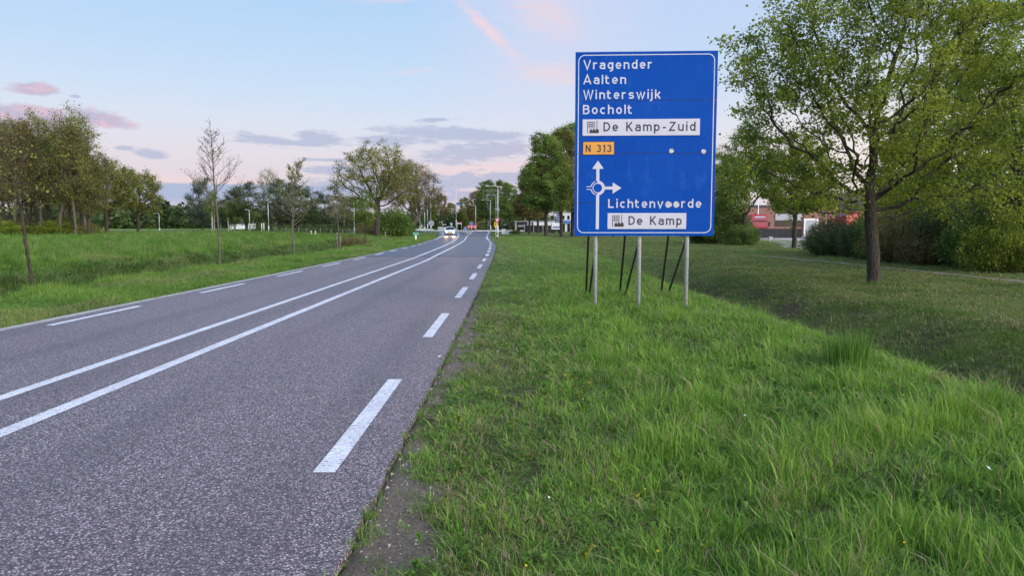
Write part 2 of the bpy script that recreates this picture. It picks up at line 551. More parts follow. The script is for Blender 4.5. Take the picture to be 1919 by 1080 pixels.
def road_paint():
    m = bpy.data.materials.new('road_paint')
    m.use_nodes = True
    t = NT(m.node_tree)
    out = t.n('ShaderNodeOutputMaterial')
    p = t.n('ShaderNodeBsdfPrincipled')
    co = t.n('ShaderNodeNewGeometry').outputs['Position']
    # transverse profile ribs of worn thermoplastic
    w = t.n('ShaderNodeTexWave', wave_type='BANDS', bands_direction='Y')
    t.set(w.inputs['Vector'], co)
    w.inputs['Scale'].default_value = 6.5
    w.inputs['Distortion'].default_value = 5.0
    w.inputs['Detail'].default_value = 3.0
    w.inputs['Detail Scale'].default_value = 6.0
    nz = t.noise(co, 30, 3.0, .7)
    wear = t.m('ADD', t.m('MULTIPLY', w.outputs['Fac'], .5), t.m('MULTIPLY', nz, .8))
    f = t.ss(wear, .36, .52)
    c = t.mix(f, (.22, .21, .23, 1), t.mix(t.ss(t.noise(co, 2.2, 4, .6), .3, .7), (.58, .57, .60, 1), (.72, .71, .74, 1)))
    t.set(p.inputs['Base Color'], c)
    p.inputs['Roughness'].default_value = .6
    b = t.n('ShaderNodeBump')
    b.inputs['Strength'].default_value = .6
    b.inputs['Distance'].default_value = .004
    t.set(b.inputs['Height'], w.outputs['Fac'])
    t.t.links.new(b.outputs[0], p.inputs['Normal'])
    t.t.links.new(p.outputs[0], out.inputs[0])
    return m
M['road_paint'] = road_paint()

# ------------------------------------------------------------------ terrain
def sstep(a, b, v):
    u = np.clip((np.asarray(v, float) - a) / (b - a), 0, 1)
    return u * u * (3 - 2 * u)

# road outline as X at given Y, measured along the road
RY = [-40, 0, 20, 39.5, 50, 61, 74, 90, 110, 135, 160, 185, 240]
XR = [-.86, -.86, -.90, -1.05, -1.18, -1.36, -1.85, -2.6, -3.3, -4.1, -4.9, -5.2, -5.2]          # right asphalt edge
XL = [-8.29, -8.29, -8.32, -8.42, -8.6, -8.95, -9.4, -10.25, -11.6, -13.8, -16.4, -19.5, -24]     # left asphalt edge
def xr(Y): return np.interp(Y, RY, XR)
def xl(Y): return np.interp(Y, RY, XL)
def rise(Y): return .48 * sstep(130, 195, Y)

rs = np.random.RandomState(3)
_w = [(rs.uniform(.5, 6), rs.uniform(0, 6.28), rs.uniform(0, 6.28)) for _ in range(14)]
def wob(X, Y):
    s = 0
    for k, a, p in _w:
        s = s + np.sin(X * k * math.cos(a) + Y * k * math.sin(a) + p) / (1 + k)
    return s * 0.5
def bign(X, Y, sc, seed=0):
    """cheap smooth 2D noise about -1..1"""
    r = np.random.RandomState(seed)
    s = 0
    for _ in range(9):
        a, p, k = r.uniform(0, 6.28), r.uniform(0, 6.28), r.uniform(.6, 1.8) / sc
        s = s + np.sin((X * math.cos(a) + Y * math.sin(a)) * k * 6.28 + p)
    return s / 3.2

def ground(X, Y):
    X = np.asarray(X, float)
    Y = np.asarray(Y, float)
    r, l = xr(Y), xl(Y)
    z = np.zeros(np.broadcast(X, Y).shape)
    # right verge, ditch and lawn
    u = X - r
    v = X - (4.6 + .15 * np.sin(Y * .21))
    fade = 1 - sstep(24, 50, Y)
    ditch = -.74 * sstep(-.1, 1.0, v) * (1 - sstep(1.6, 4.3, v)) * fade - .08 * sstep(1.2, 4.5, v)
    zr = -.035 + .045 * sstep(.25, 1.2, u) + ditch
    # left verge, ditch and higher field
    q = l - X
    lf = 1 - sstep(70, 100, Y)
    zl = -.035 + .03 * sstep(.1, .5, q) - .10 * sstep(1, 4, q)
    zl = zl - .50 * sstep(4.3, 5.2, q) * (1 - sstep(5.3, 6.6, q)) * lf
    fld = .50 + .22 * sstep(55, 130, Y) * sstep(15, 35, q)
    zl = zl + fld * sstep(5.5, 7.3, q) * (1 - .55 * (1 - lf) * (1 - sstep(12, 30, q)))
    z = np.where(u > 0, zr, np.where(q > 0, zl, -.12))
    off = np.clip(np.maximum(u, q) - .3, 0, 1)
    amp = np.where(q > 8, .055, .03)
    z = z + wob(X, Y) * amp * off
    z = z + .05 * bign(X, Y, 5, 4) * np.clip((q - 8) / 4, 0, 1)
    return z + rise(Y)

def gz(x, y):
    return float(ground(np.array([x]), np.array([y]))[0])

def bare_mask(X, Y):
    """bare sandy strip along the right asphalt edge"""
    u = X - xr(Y)
    wdt = np.interp(Y, [-5, 2, 3.5, 5.0, 5.8, 6.3, 6.9, 9, 11, 14, 18, 26],
                    [.46, .45, .42, .29, .12, .03, .18, .34, .32, .20, .10, .0])
    wdt = wdt * (1 + .45 * np.sin(Y * 5.1 + 1) * np.sin(Y * 2.3)) + .05 * np.sin(Y * 13) + .06 * np.sin(X * 31 + Y * 9)
    return np.clip((wdt - u) / .12 + .3, 0, 1) * (u > -.3)

def litter_mask(X, Y):
    v = X - 4.6
    band = sstep(.7, 1.5, v) * (1 - sstep(2.6, 4.0, v)) * (1 - sstep(22, 40, Y))
    return np.clip(band * (.42 + .60 * bign(X, Y, 1.7, 8)), 0, .9)

def make_ground():
    xs = np.concatenate([np.array([-3000, -1500, -800, -500, -350]), np.arange(-260, -60, 5.0), np.arange(-60, -24, 1.0),
                         np.arange(-24, -8, .25), np.arange(-8, -1.4, .45), np.arange(-1.4, 8.0, .07), np.arange(8, 24, .4),
                         np.arange(24, 80, 2.0), np.arange(80, 260, 8.0), np.array([350, 500, 800, 1500, 3000])])
    ys = [-60, -30, -12, -6, -3, -1]
    y = 0.0
    while y < 300:
        ys.append(y)
        y += max(.10, .012 * y)
    ys += [320, 360, 420, 500, 700, 1000, 1600, 2600, 4000]
    ys = np.array(ys)
    X, Y = np.meshgrid(xs, ys)
    Z = ground(X, Y)
    n, m = X.shape
    V = np.stack([X.ravel(), Y.ravel(), Z.ravel()], 1)
    i = np.arange(n - 1)[:, None] * m + np.arange(m - 1)[None, :]
    Fq = np.stack([i, i + 1, i + m + 1, i + m], -1).reshape(-1, 4)
    q = xl(Y) - X
    zone = np.clip((X - 4.6) / 3.0, 0, 1)
    me = np_mesh('ground', V, [Fq], {'bare': bare_mask(X, Y).ravel(), 'litter': litter_mask(X, Y).ravel(),
                                     'lawn': zone.ravel(), 'field': np.clip((q - 5) / 2, 0, 1).ravel(), 'bank': (sstep(4.2, 4.9, q) * (1 - sstep(6.3, 7.2, q)) * (1 - sstep(70, 100, Y))).ravel(), 'thatch_shade': ((1 - sstep(9, 26, Y)) * (np.abs(X - 1.8) < 8)).ravel()}, smooth=True)
    m_ = bpy.data.materials.new('ground')
    m_.use_nodes = True
    t = NT(m_.node_tree)
    out = t.n('ShaderNodeOutputMaterial')
    p = t.n('ShaderNodeBsdfPrincipled')
    co = t.n('ShaderNodeNewGeometry').outputs['Position']
    A = lambda nme: t.n('ShaderNodeAttribute', attribute_name=nme).outputs['Fac']
    nf = t.noise(co, 9, 6, .7)
    nm = t.noise(co, .8, 5, .65)
    nl = t.noise(t.vscale(co, (.12, .05, 1)), 2.2, 5, .6)
    verge = t.ramp(nf, [(.25, (.030, .044, .014, 1)), (.5, (.098, .140, .034, 1)), (.75, (.155, .195, .055, 1))])
    field = t.ramp(nf, [(.25, (.060, .105, .020, 1)), (.5, (.115, .195, .034, 1)), (.78, (.175, .255, .055, 1))])
    field = t.mix(t.ss(nl, .52, .66, 0, .55), field, (.22, .235, .075, 1))
    lawn = t.ramp(nf, [(.25, (.045, .064, .020, 1)), (.5, (.085, .118, .030, 1)), (.8, (.130, .160, .045, 1))])
    lawn = t.mix(t.ss(nm, .5, .68, 0, .5), lawn, (.115, .108, .048, 1))
    verge = t.mix(t.m('MULTIPLY', A('thatch_shade'), .8), verge, t.ramp(nf, [(.3, (.022, .027, .011, 1)), (.55, (.065, .068, .026, 1)), (.75, (.15, .13, .075, 1))]))  # dead thatch, darkened to paint the shaded gaps between near tufts
    c = t.mix(A('field'), verge, field)
    c = t.mix(t.m('MULTIPLY', A('bank'), .8), c, t.ramp(nf, [(.3, (.020, .034, .010, 1)), (.6, (.045, .066, .020, 1)), (.8, (.085, .085, .04, 1))]))
    c = t.mix(A('lawn'), c, lawn)
    soil = t.ramp(t.noise(co, 45, 5, .75), [(.3, (.085, .068, .052, 1)), (.5, (.155, .124, .096, 1)), (.7, (.26, .215, .17, 1))])
    soil = t.mix(t.ss(t.noise(co, 3.2, 5, .7), .48, .7, 0, .7), soil, (.085, .070, .055, 1))
    c = t.mix(A('bare'), c, soil)
    lit = t.ramp(t.noise(co, 22, 5, .75), [(.3, (.018, .013, .009, 1)), (.52, (.055, .042, .026, 1)), (.72, (.13, .105, .075, 1))])
    c = t.mix(t.m('MULTIPLY', A('litter'), .9), c, lit)
    t.set(p.inputs['Base Color'], c)
    p.inputs['Roughness'].default_value = .95
    p.inputs['Specular IOR Level'].default_value = .1
    b = t.n('ShaderNodeBump')
    b.inputs['Strength'].default_value = .9
    b.inputs['Distance'].default_value = .03
    t.set(b.inputs['Height'], t.noise(co, 26, 6, .7))
    t.t.links.new(b.outputs[0], p.inputs['Normal'])
    t.t.links.new(p.outputs[0], out.inputs[0])
    o = link('ground', me, m_)
    tag(o, 'grassy flat ground with roadside verges, shallow ditches and a higher field', 'ground', kind='structure')
make_ground()

# ------------------------------------------------------------------ road
def ribbon(name, ys, xa, xb, zoff, mat, parent=None, skirt=0.0, up=True):
    ys = np.asarray(ys, float)
    n = len(ys)
    za = rise(ys) + zoff
    cols = [(xa, za), (xb, za)]
    if skirt:
        cols = [(xa - .0, za - skirt), (xa, za), (xb, za), (xb + .0, za - skirt)]
    k = len(cols)
    V = np.stack([np.stack([c[0], ys, c[1]], 1) for c in cols], 1).reshape(-1, 3)
    i = np.arange(n - 1)[:, None] * k + np.arange(k - 1)[None, :]
    Fq = np.stack([i, i + 1, i + k + 1, i + k], -1).reshape(-1, 4)
    return link(name, np_mesh(name, V, [Fq]), mat, parent)

yA = np.concatenate([[-40], np.arange(-38, 40.01, 1.0), [40.2]])
def jag(y, a, s):
    return a * (np.sin(y * 7.1 + s) + .6 * np.sin(y * 17.3 + 2 * s))
yAf = np.unique(np.concatenate([yA, np.arange(1, 40.2, .12)]))
road = ribbon('road', yAf, xl(yAf), xr(yAf) + jag(yAf, .012, 1), 0.0, M['asphalt_old'], skirt=.15)
tag(road, 'two lane road of worn grey lilac chip asphalt in the front', 'road', kind='structure')
yB = np.concatenate([np.arange(40.2, 186, 1.5), [186]])
road2 = ribbon('road', yB, xl(yB), xr(yB), 0.012, M['asphalt_new'], skirt=.15)
tag(road2, 'smoother bluish resurfaced stretch of road running up to the roundabout', 'road', kind='structure')
yE = np.arange(-38, 60, 1.0)
strip = ribbon('edge_strip', yE, xl(yE) - .16, xl(yE) - .002, .008, M['concrete'], road, skirt=.10)

def line(name, y0, y1, xf, w, z=.004, par=road, step=1.0):
    ys = np.linspace(y0, y1, max(2, int((y1 - y0) / step) + 1))
    x = xf(ys)
    return ribbon(name, ys, x - w / 2, x + w / 2, z, M['road_paint'], par)
cl_right = lambda y: np.interp(y, [-40, 5, 35, 43, 55, 69, 89, 114, 140, 178], [-4.13, -4.17, -4.27, -4.46, -4.74, -5.12, -5.9, -7.3, -8.6, -9.8])
cl_left = lambda y: np.interp(y, [-40, 5, 39.5, 47.6, 61.6, 74, 96, 118, 140, 160, 178], [-4.98, -5.02, -5.3, -5.5, -5.92, -6.35, -7.5, -8.9, -10.5, -12.0, -13.8])
ed_right = lambda y: np.interp(y, [-40, 5, 20, 26, 42, 54, 60, 67, 73, 80, 85, 100, 120, 140, 165, 180], [-1.29, -1.29, -1.29, -1.33, -1.46, -1.68, -1.84, -2.0, -2.22, -2.5, -2.72, -3.5, -4.25, -4.8, -5.4, -5.7])
ed_left = lambda y: np.interp(y, [-40, 12, 40, 56, 68, 74, 81, 87, 92, 99, 115, 132, 160, 185], [-7.9, -7.9, -8.05, -8.35, -8.75, -9.05, -9.45, -9.75, -10.0, -10.4, -11.6, -12.9, -15.4, -18.6])
line('centre_line', -38, 40.2, cl_right, .165)
line('centre_line', -38, 40.2, cl_left, .15)
line('centre_line', 40.2, 178, cl_right, .18, .017, road2)
line('centre_line', 40.2, 178, cl_left, .18, .017, road2)
k = -13.25
while k < 80:
    p2 = k > 39
    line('edge_dash', k, k + 3.0, ed_right, .155 if not p2 else .2, .017 if p2 else .004, road2 if p2 else road)
    k += 6.0
line('edge_line', 85, 178, ed_right, .20, .017, road2)
k = -11.95
while k < 86:
    p2 = k > 39
    line('edge_dash', k, k + 3.0, ed_left, .15 if not p2 else .2, .017 if p2 else .004, road2 if p2 else road)
    k += 6.0
line('edge_line', 91, 182, ed_left, .20, .017, road2)
# small patch of stray paint on the right lane edge
sp = MB(); sp.prism([(-.97, 9.10), (-.95, 9.2), (-.92, 9.22), (-.94, 9.08)], 'z', .002, .006); sp.build('edge_dash', M['road_paint'], road)

# roundabout
RC = (-11.0, 207.0)
def ring(name, r0, r1, z, mat, n=72, parent=None):
    a = np.linspace(0, 2 * np.pi, n, endpoint=False)
    z0 = rise(RC[1])
    V = np.concatenate([np.stack([RC[0] + r * np.cos(a), RC[1] + r * np.sin(a), np.full(n, z0 + z)], 1) for r in (r0, r1)])
    i = np.arange(n)
    Fq = np.stack([i, n + i, n + (i + 1) % n, (i + 1) % n], 1)
    return link(name, np_mesh(name, V, [Fq]), mat, parent)
rb = ring('roundabout_road', 15.3, 27, .02, M['asphalt_new'])
tag(rb, 'dark asphalt ring of the roundabout at the end of the road', 'road', kind='structure')
kb = MB()
n = 60
for i in range(n):
    a0, a1 = 2*math.pi*i/n, 2*math.pi*(i+1)/n
    c = lambda a, r: (RC[0] + r*math.cos(a), RC[1] + r*math.sin(a))
    kb.prism([c(a0, 15.0), c(a0, 15.4), c(a1, 15.4), c(a1, 15.0)], 'z', rise(RC[1]) - .05, rise(RC[1]) + .16)
kb.build('kerb', M['white_paint'], rb)
isl = ring('traffic_island', 0.01, 15.0, .13, simple('island_grass', (.14, .135, .06), .9, var=.25, scale=.6))
tag(isl, 'low grassy centre island of the roundabout behind its white kerb', 'traffic island', kind='structure')
# splitter island between the lanes
sm = MB()
pp = [(-9.7, 150), (-9.3, 166), (-10.0, 177), (-13.2, 177), (-12.0, 163)]
sm.prism(pp, 'z', -.02, .12 + rise(170))
spl = sm.build('splitter_island', M['concrete'])
tag(spl, 'flat pale splitter island between the lanes before the roundabout', 'traffic island', kind='structure')

# ------------------------------------------------------------------ trees
def frusta(p0, p1, r0, r1, n):
    d = p1 - p0
    L = np.linalg.norm(d, axis=1, keepdims=True)
    d = d / np.maximum(L, 1e-6)
    ref = np.where(np.abs(d[:, 2:3]) > .9, np.array([[1., 0, 0]]), np.array([[0., 0, 1.]]))
    a = np.cross(d, ref); a /= np.maximum(np.linalg.norm(a, axis=1, keepdims=True), 1e-6)
    b = np.cross(d, a)
    th = np.arange(n) * 2 * np.pi / n
    cs = np.cos(th)[None, :, None]; sn = np.sin(th)[None, :, None]
    off = a[:, None, :] * cs + b[:, None, :] * sn
    A = p0[:, None, :] + off * r0[:, None, None]
    B = p1[:, None, :] + off * r1[:, None, None]
    V = np.concatenate([A, B], 1).reshape(-1, 3)
    base = (np.arange(len(p0)) * 2 * n)[:, None]
    k = np.arange(n)[None, :]
    Fq = np.stack([base + k, base + (k + 1) % n, base + n + (k + 1) % n, base + n + k], -1).reshape(-1, 4)
    return V, Fq

def sample_env(rng, ells, n, hollow=.5, carve=0.0):
    vol = np.array([e[3] * e[4] * e[5] for e in ells])
    cnt = rng.multinomial(n * 3, vol / vol.sum())
    P = []
    for e, c in zip(ells, cnt):
        d = rng.normal(size=(c, 3)); d /= np.linalg.norm(d, axis=1, keepdims=True)
        r = rng.uniform(hollow ** 3, 1, size=(c, 1)) ** (1 / 3)
        P.append(np.array(e[:3]) + d * r * np.array(e[3:]))
    P = np.concatenate(P)
    if carve:
        s = np.mean([e[3] for e in ells])
        f = 0
        for _ in range(5):
            kv = rng.normal(size=3) * 3.2 / s
            f = f + np.sin(P @ kv + rng.uniform(0, 6.28))
        P = P[f / 2.2 > -1 + carve]
    rng.shuffle(P)
    return P[:n]

def colonize(rng, att, trunk, D, up=.05, maxit=140, gnarl=.25, start=.67):
    nodes = [np.array(p, float) for p in trunk]
    par = [i - 1 for i in range(len(trunk))]
    N = np.array(nodes)
    dk = 1.7 * D
    dist = np.full(len(att), 1e9); near = np.zeros(len(att), int)
    def upd(start):
        new = N[start:]
        for s in range(0, len(new), 256):
            dd = np.linalg.norm(att[:, None, :] - new[None, s:s+256, :], axis=2)
            j = dd.argmin(1); dm = dd[np.arange(len(att)), j]
            b = dm < dist
            dist[b] = dm[b]; near[b] = j[b] + start + s
    # only the upper trunk may branch
    upd(max(0, min(len(N) - 2, int(len(trunk) * start))))
    alive = dist > dk
    for it in range(maxit):
        alive &= dist > dk
        if not alive.any():
            break
        src = near[alive]
        v = att[alive] - N[src]
        v /= np.linalg.norm(v, axis=1, keepdims=True)
        acc = np.zeros_like(N); np.add.at(acc, src, v)
        ids = np.unique(src)
        d = acc[ids] / np.maximum(np.linalg.norm(acc[ids], axis=1, keepdims=True), 1e-6)
        d = d + rng.normal(size=d.shape) * gnarl + np.array([0, 0, up])
        d /= np.linalg.norm(d, axis=1, keepdims=True)
        new = N[ids] + d * D
        st = len(N)
        N = np.concatenate([N, new])
        par += list(ids)
        upd(st)
        if len(N) > 9000:
            break
    return N, np.array(par)

def tree_meshes(name, seed, trunk, ells, n_att, D, r_base, n_leaf, leaf, bark, foliage, hollow=.45, carve=.0, up=.05,
                twig=1.0, n_twig=3, r_tip=.006, spread=.0, shape=1.0, gnarl=.25, flat=.0, minz=None, clumpy=1.0, start=.67):
    """trunk: list of points; ells: crown envelope as ellipsoids; returns (wood mesh, crown mesh)"""
    rng = np.random.RandomState(seed)
    att = sample_env(rng, ells, n_att, hollow, carve)
    pts = [np.array(trunk[0], float)]
    for a, b in zip(trunk, trunk[1:]):
        a, b = np.array(a, float), np.array(b, float)
        k = max(1, int(np.linalg.norm(b - a) / D))
        for i in range(1, k + 1):
            pts.append(a + (b - a) * i / k + (rng.normal(size=3) * .05 * D if i < k else 0))
    N, par = colonize(rng, att, pts, D, up, gnarl=gnarl, start=start)
    n = len(N)
    child = np.zeros(n, int)
    for i in range(1, n):
        child[par[i]] += 1
    w = np.zeros(n)
    w[child == 0] = 1
    for i in range(n - 1, 0, -1):
        w[par[i]] += w[i]
    rad = r_tip * w ** (1 / 2.25)
    k = r_base / rad[0]
    rad = r_tip + (rad - r_tip) * (r_base - r_tip) / max(rad[0] - r_tip, 1e-6)
    # root flare
    rad[0] *= 1.25
    i = np.arange(1, n)
    p0, p1, ra, rb_ = N[par[i]], N[i], np.minimum(rad[par[i]], rad[i] * 1.7), rad[i]
    V, Fc, off = [], [], 0
    for lo, hi, sides in ((.06, 9, 10), (.02, .06, 6), (0, .02, 4)):
        s = (rb_ >= lo) & (rb_ < hi)
        if s.any():
            ov = (p1[s] - p0[s]); ov = ov / np.linalg.norm(ov, axis=1, keepdims=True) * (rb_[s] * .30)[:, None]
            v, f = frusta(p0[s] - ov, p1[s] + ov, ra[s], rb_[s], sides)
            V.append(v); Fc.append(f + off); off += len(v)
    # twigs
    cen = np.array([e[:3] for e in ells]).mean(0)
    thin = np.where((rad < r_tip * 3.2) & (np.arange(n) >= len(pts)))[0]
    if len(thin) == 0:
        thin = np.arange(len(pts), n)
    s = np.repeat(thin, n_twig)
    dirn = N[s] - N[par[s]]
    dirn /= np.maximum(np.linalg.norm(dirn, axis=1, keepdims=True), 1e-6)
    dv = dirn * .8 + rng.normal(size=(len(s), 3)) * .65 + np.array([0, 0, up * 3])
    dv[:, 2] *= (1 - flat)
    dv /= np.linalg.norm(dv, axis=1, keepdims=True)
    tl = twig * rng.uniform(.4, 1.2, len(s)) * D * 1.3
    T0 = N[s]; T1 = T0 + dv * tl[:, None]
    v, f = frusta(T0, T1, np.full(len(s), r_tip * .8), np.full(len(s), r_tip * .35), 3)
    V.append(v); Fc.append(f + off); off += len(v)
    wood = np_mesh(name + '_wood', np.concatenate(V), [np.concatenate(Fc)], smooth=True)
    wood.materials.append(bark)
    if n_leaf <= 0:
        return wood, None
    wgt = rng.exponential(1.0, len(s)) ** clumpy
    j = rng.choice(len(s), n_leaf, p=wgt / wgt.sum())
    pos = T0[j] + (T1 - T0)[j] * rng.uniform(.15, 1.1, (n_leaf, 1)) + rng.normal(size=(n_leaf, 3)) * (leaf * .9 + spread) * np.array([1, 1, .6])
    if minz is not None:
        pos = pos[pos[:, 2] > minz]
    crown = leaf_mesh(name + '_crown', rng, pos, leaf, clump=D * 3.0, shape=shape)
    crown.materials.append(foliage)
    return wood, crown

def leaf_mesh(name, rng, pos, size, clump=1.0, shape=1.0):
    n = len(pos)
    u = rng.normal(size=(n, 3)); u /= np.linalg.norm(u, axis=1, keepdims=True)
    w = rng.normal(size=(n, 3)); w[:, 2] *= .7
    w -= u * (w * u).sum(1, keepdims=True); w /= np.maximum(np.linalg.norm(w, axis=1, keepdims=True), 1e-6)
    sz = size * rng.uniform(.55, 1.35, n)[:, None]
    L = u * sz; B = w * sz * .42 * shape
    nn = np.cross(u, w) * sz * .12
    V = np.stack([pos - L * .5, pos + B - L * .05 + nn, pos + L * .5, pos - B - L * .05 + nn], 1).reshape(-1, 3)
    Fq = np.arange(n * 4).reshape(n, 4)
    f = 0
    for _ in range(5):
        kv = rng.normal(size=3) * 2.2 / max(clump, .2)
        f = f + np.sin(pos @ kv + rng.uniform(0, 6.28))
    tint = np.clip(.5 + f / 7.0 + rng.normal(size=n) * .17, 0, 1)
    return np_mesh(name, V, [Fq], {'tint': np.repeat(tint, 4)})

def tree(name, meshes, loc, label, cat='tree', group=None, rz=0.0, sc=1.0, sz=None):
    o = empty(name, loc, rz, label, cat, group)
    o.scale = (sc, sc, sz if sz else sc)
    link('trunk', meshes[0], None, o)
    if meshes[1]:
        link('crown', meshes[1], None, o)
    return o

def place(px, Y, dz=0.0):
    x = gx(px, Y)
    return Vector((x, Y, gz(x, Y) - .05 + dz))

# --- right hand trees
big = tree_meshes('big', 11, [(0, 0, 0), (-.05, 0, 1.0), (-.17, 0, 2.0), (-.27, 0, 2.9)],
    [(.1, 0, 6.1, 4.6, 4.2, 3.4), (-2.7, -.2, 3.3, 2.3, 2.3, 1.3), (2.6, .2, 3.2, 2.6, 2.3, 1.3), (.9, 0, 8.8, 3.6, 3.2, 2.0), (-3.4, 0, 6.6, 1.6, 1.8, 1.4), (0, .5, 3.4, 3.2, 3.0, 1.0)],
    1900, .27, .18, 66000, .085, M['bark'], M['leaf_oak'], hollow=.25, carve=.44, up=.02, twig=1.3, n_twig=4, spread=.075, minz=1.75, clumpy=1.25)
tree('oak_tree', big, place(1642, 21.4), 'large spreading oak with dark trunk on the lawn right of the blue sign')
edge = tree_meshes('edge', 12, [(0, 0, 0), (.05, 0, 1.6), (-.1, 0, 3.2)],
    [(0, 0, 7.0, 4.0, 4.0, 3.6), (-1.8, 0, 4.4, 2.6, 2.6, 1.7), (1.5, 0, 4.6, 2.5, 2.5, 1.5)],
    1300, .30, .20, 34000, .10, M['bark'], M['leaf_oak'], hollow=.3, carve=.35, n_twig=3, spread=.07, minz=1.6, clumpy=1.45)
tree('oak_tree', edge, place(1790, 41), 'oak standing inside the thicket between trunk and right edge', rz=2.0, sc=1.15)
tree('oak_tree', edge, place(1915, 27.5), 'tall leafy oak cut off by the right edge above the thicket')
mid = tree_meshes('mid', 13, [(0, 0, 0), (-.05, 0, 1.4), (.1, 0, 3.0)],
    [(0, 0, 5.4, 3.1, 3.1, 2.5), (-.4, 0, 7.2, 2.2, 2.2, 1.9), (.5, 0, 3.8, 2.6, 2.6, 1.2)],
    900, .30, .17, 25000, .125, M['bark'], M['leaf_oak'], hollow=.3, carve=.32, spread=.08, minz=2.0, clumpy=1.7)
tree('oak_tree', mid, place(1489, 57.5), 'slim trunked tree on the grass in front of the grey driveway', rz=1.0, sc=1.05)
fork = tree_meshes('fork', 14, [(0, 0, 0), (-.1, 0, 1.5), (-.15, 0, 2.6)],
    [(0, 0, 6.0, 3.3, 3.3, 3.0), (-.4, 0, 9.0, 2.5, 2.5, 2.6), (.2, 0, 11.2, 1.5, 1.5, 1.5), (-1.5, 0, 4.6, 2.4, 2.4, 1.6)],
    1100, .34, .20, 20000, .13, M['bark'], M['leaf_fresh'], hollow=.3, carve=.4, spread=.08, up=.06, minz=2.2)
tree('oak_tree', fork, place(1397, 70), 'tall forked tree rising from the round bush right behind the sign')
tree('oak_tree', mid, place(1345, 92), 'leafy tree mostly hidden behind the right side of the sign', rz=2.4, sc=1.25)
tree('oak_tree', mid, place(1700, 62), 'leafy tree in the thicket behind the large oak trunk', rz=4.0, sc=1.1)

# --- trees right of the road in the distance
ave = tree_meshes('ave', 21, [(0, 0, 0), (0, 0, 2.6), (.1, 0, 4.4)],
    [(0, 0, 9.2, 4.4, 4.4, 4.6), (0, 0, 13.2, 3.2, 3.2, 3.6), (0, 0, 5.6, 4.4, 4.4, 2.0)],
    900, .55, .27, 30000, .21, M['bark'], M['leaf_green'], hollow=.35, carve=.3, spread=.14, r_tip=.012, minz=3.0)
ave_b = (ave[0], ave[1].copy()); ave_b[1].materials.clear(); ave_b[1].materials.append(M['leaf_bronze'])
ave_o = (ave[0], ave[1].copy()); ave_o[1].materials.clear(); ave_o[1].materials.append(M['leaf_olive'])
G = 'trees beside the road'
tree('roadside_tree', ave, place(1023, 122), 'full green tree nearest the road left of the blue sign', group=G, rz=.4, sc=1.06)
tree('roadside_tree', ave_o, place(1052, 126), 'olive tinted tree with dark trunk, second left of the sign', group=G, rz=2.2, sc=1.14)
tree('roadside_tree', ave, place(1073, 131), 'tall green tree partly hidden by the left edge of the sign', group=G, rz=4.1, sc=1.26)
tree('roadside_tree', ave_b, place(1150, 128), 'tree hidden behind the blue direction sign', group=G, rz=1.2, sc=1.05)
tree('roadside_tree', ave_b, place(992, 150), 'brownish tree at the left of the green roadside trees', group=G, rz=5.0, sc=.80)
tree('roadside_tree', ave, place(1008, 165), 'green tree set back between the first two roadside trunks', group=G, rz=3.0, sc=1.0)
# cluster behind the roundabout
G = 'trees behind the roundabout'
for i, (px, Y, msh, s, rz, lb) in enumerate([
        (955, 205, ave, .82, .3, 'round green tree above the utility boxes by the lamp posts'),
        (938, 225, ave, .95, 1.7, 'green tree behind the red triangle sign'),
        (912, 235, ave, 1.0, 2.9, 'highest green tree of the clump behind the curved lamps'),
        (893, 250, ave_b, .85, 4.0, 'brownish tree behind the red and white board'),
        (872, 290, ave_o, .8, 5.2, 'low olive tree left of the brownish tree'),
        (846, 330, ave_o, .75, .9, 'small distant olive tree above the white car'),
        (826, 300, ave_b, .9, 2.0, 'distant reddish brown tree right of the lattice mast'),
        (806, 260, ave, .72, 3.3, 'green tree behind the lattice mast and lamp posts'),
        (780, 255, ave, .70, 1.1, 'green tree left of the lattice mast behind the lamp posts'),
        (975, 260, ave_o, .8, 2.5, 'olive tree behind the black yard fence')]):
    tree('distant_tree', msh, place(px, Y), lb, group=G, rz=rz, sc=s)

# --- left side, the two broad trees by the road
oak = tree_meshes('oak', 31, [(0, 0, 0), (0, 0, 1.5), (.05, 0, 3.2), (.1, 0, 5.0)],
    [(0, 0, 8.6, 6.2, 5.5, 3.8), (-2.6, 0, 6.4, 4.4, 4.0, 2.6), (.3, 0, 11.3, 3.8, 3.6, 2.5), (3.0, 0, 7.0, 3.2, 3.4, 2.8)],
    1500, .42, .40, 20000, .16, M['bark'], M['leaf_olive'], hollow=.3, carve=.4, spread=.10, r_tip=.011, n_twig=4, twig=1.2, minz=2.4)
tree('oak_tree', oak, place(707, 101), 'broad dark trunked oak standing beside the road on the left')
lean = tree_meshes('lean', 32, [(0, 0, 0), (.8, 0, 2.0), (2.4, 0, 4.5)],
    [(1.0, 0, 9.0, 5.4, 5, 4.6), (-2.2, 0, 9.5, 4.0, 4, 4.0), (4.0, 0, 8.2, 3.2, 3.4, 4.0), (0, 0, 12.5, 3.5, 3.5, 2.2)],
    1200, .5, .45, 19000, .18, M['bark_pale'], M['leaf_bronze'], hollow=.3, carve=.28, spread=.14, r_tip=.013, n_twig=5, twig=1.3, minz=2.6)
tree('leaning_tree', lean, place(766, 138), 'wide brown leaved tree with leaning trunk behind the roadside oak')

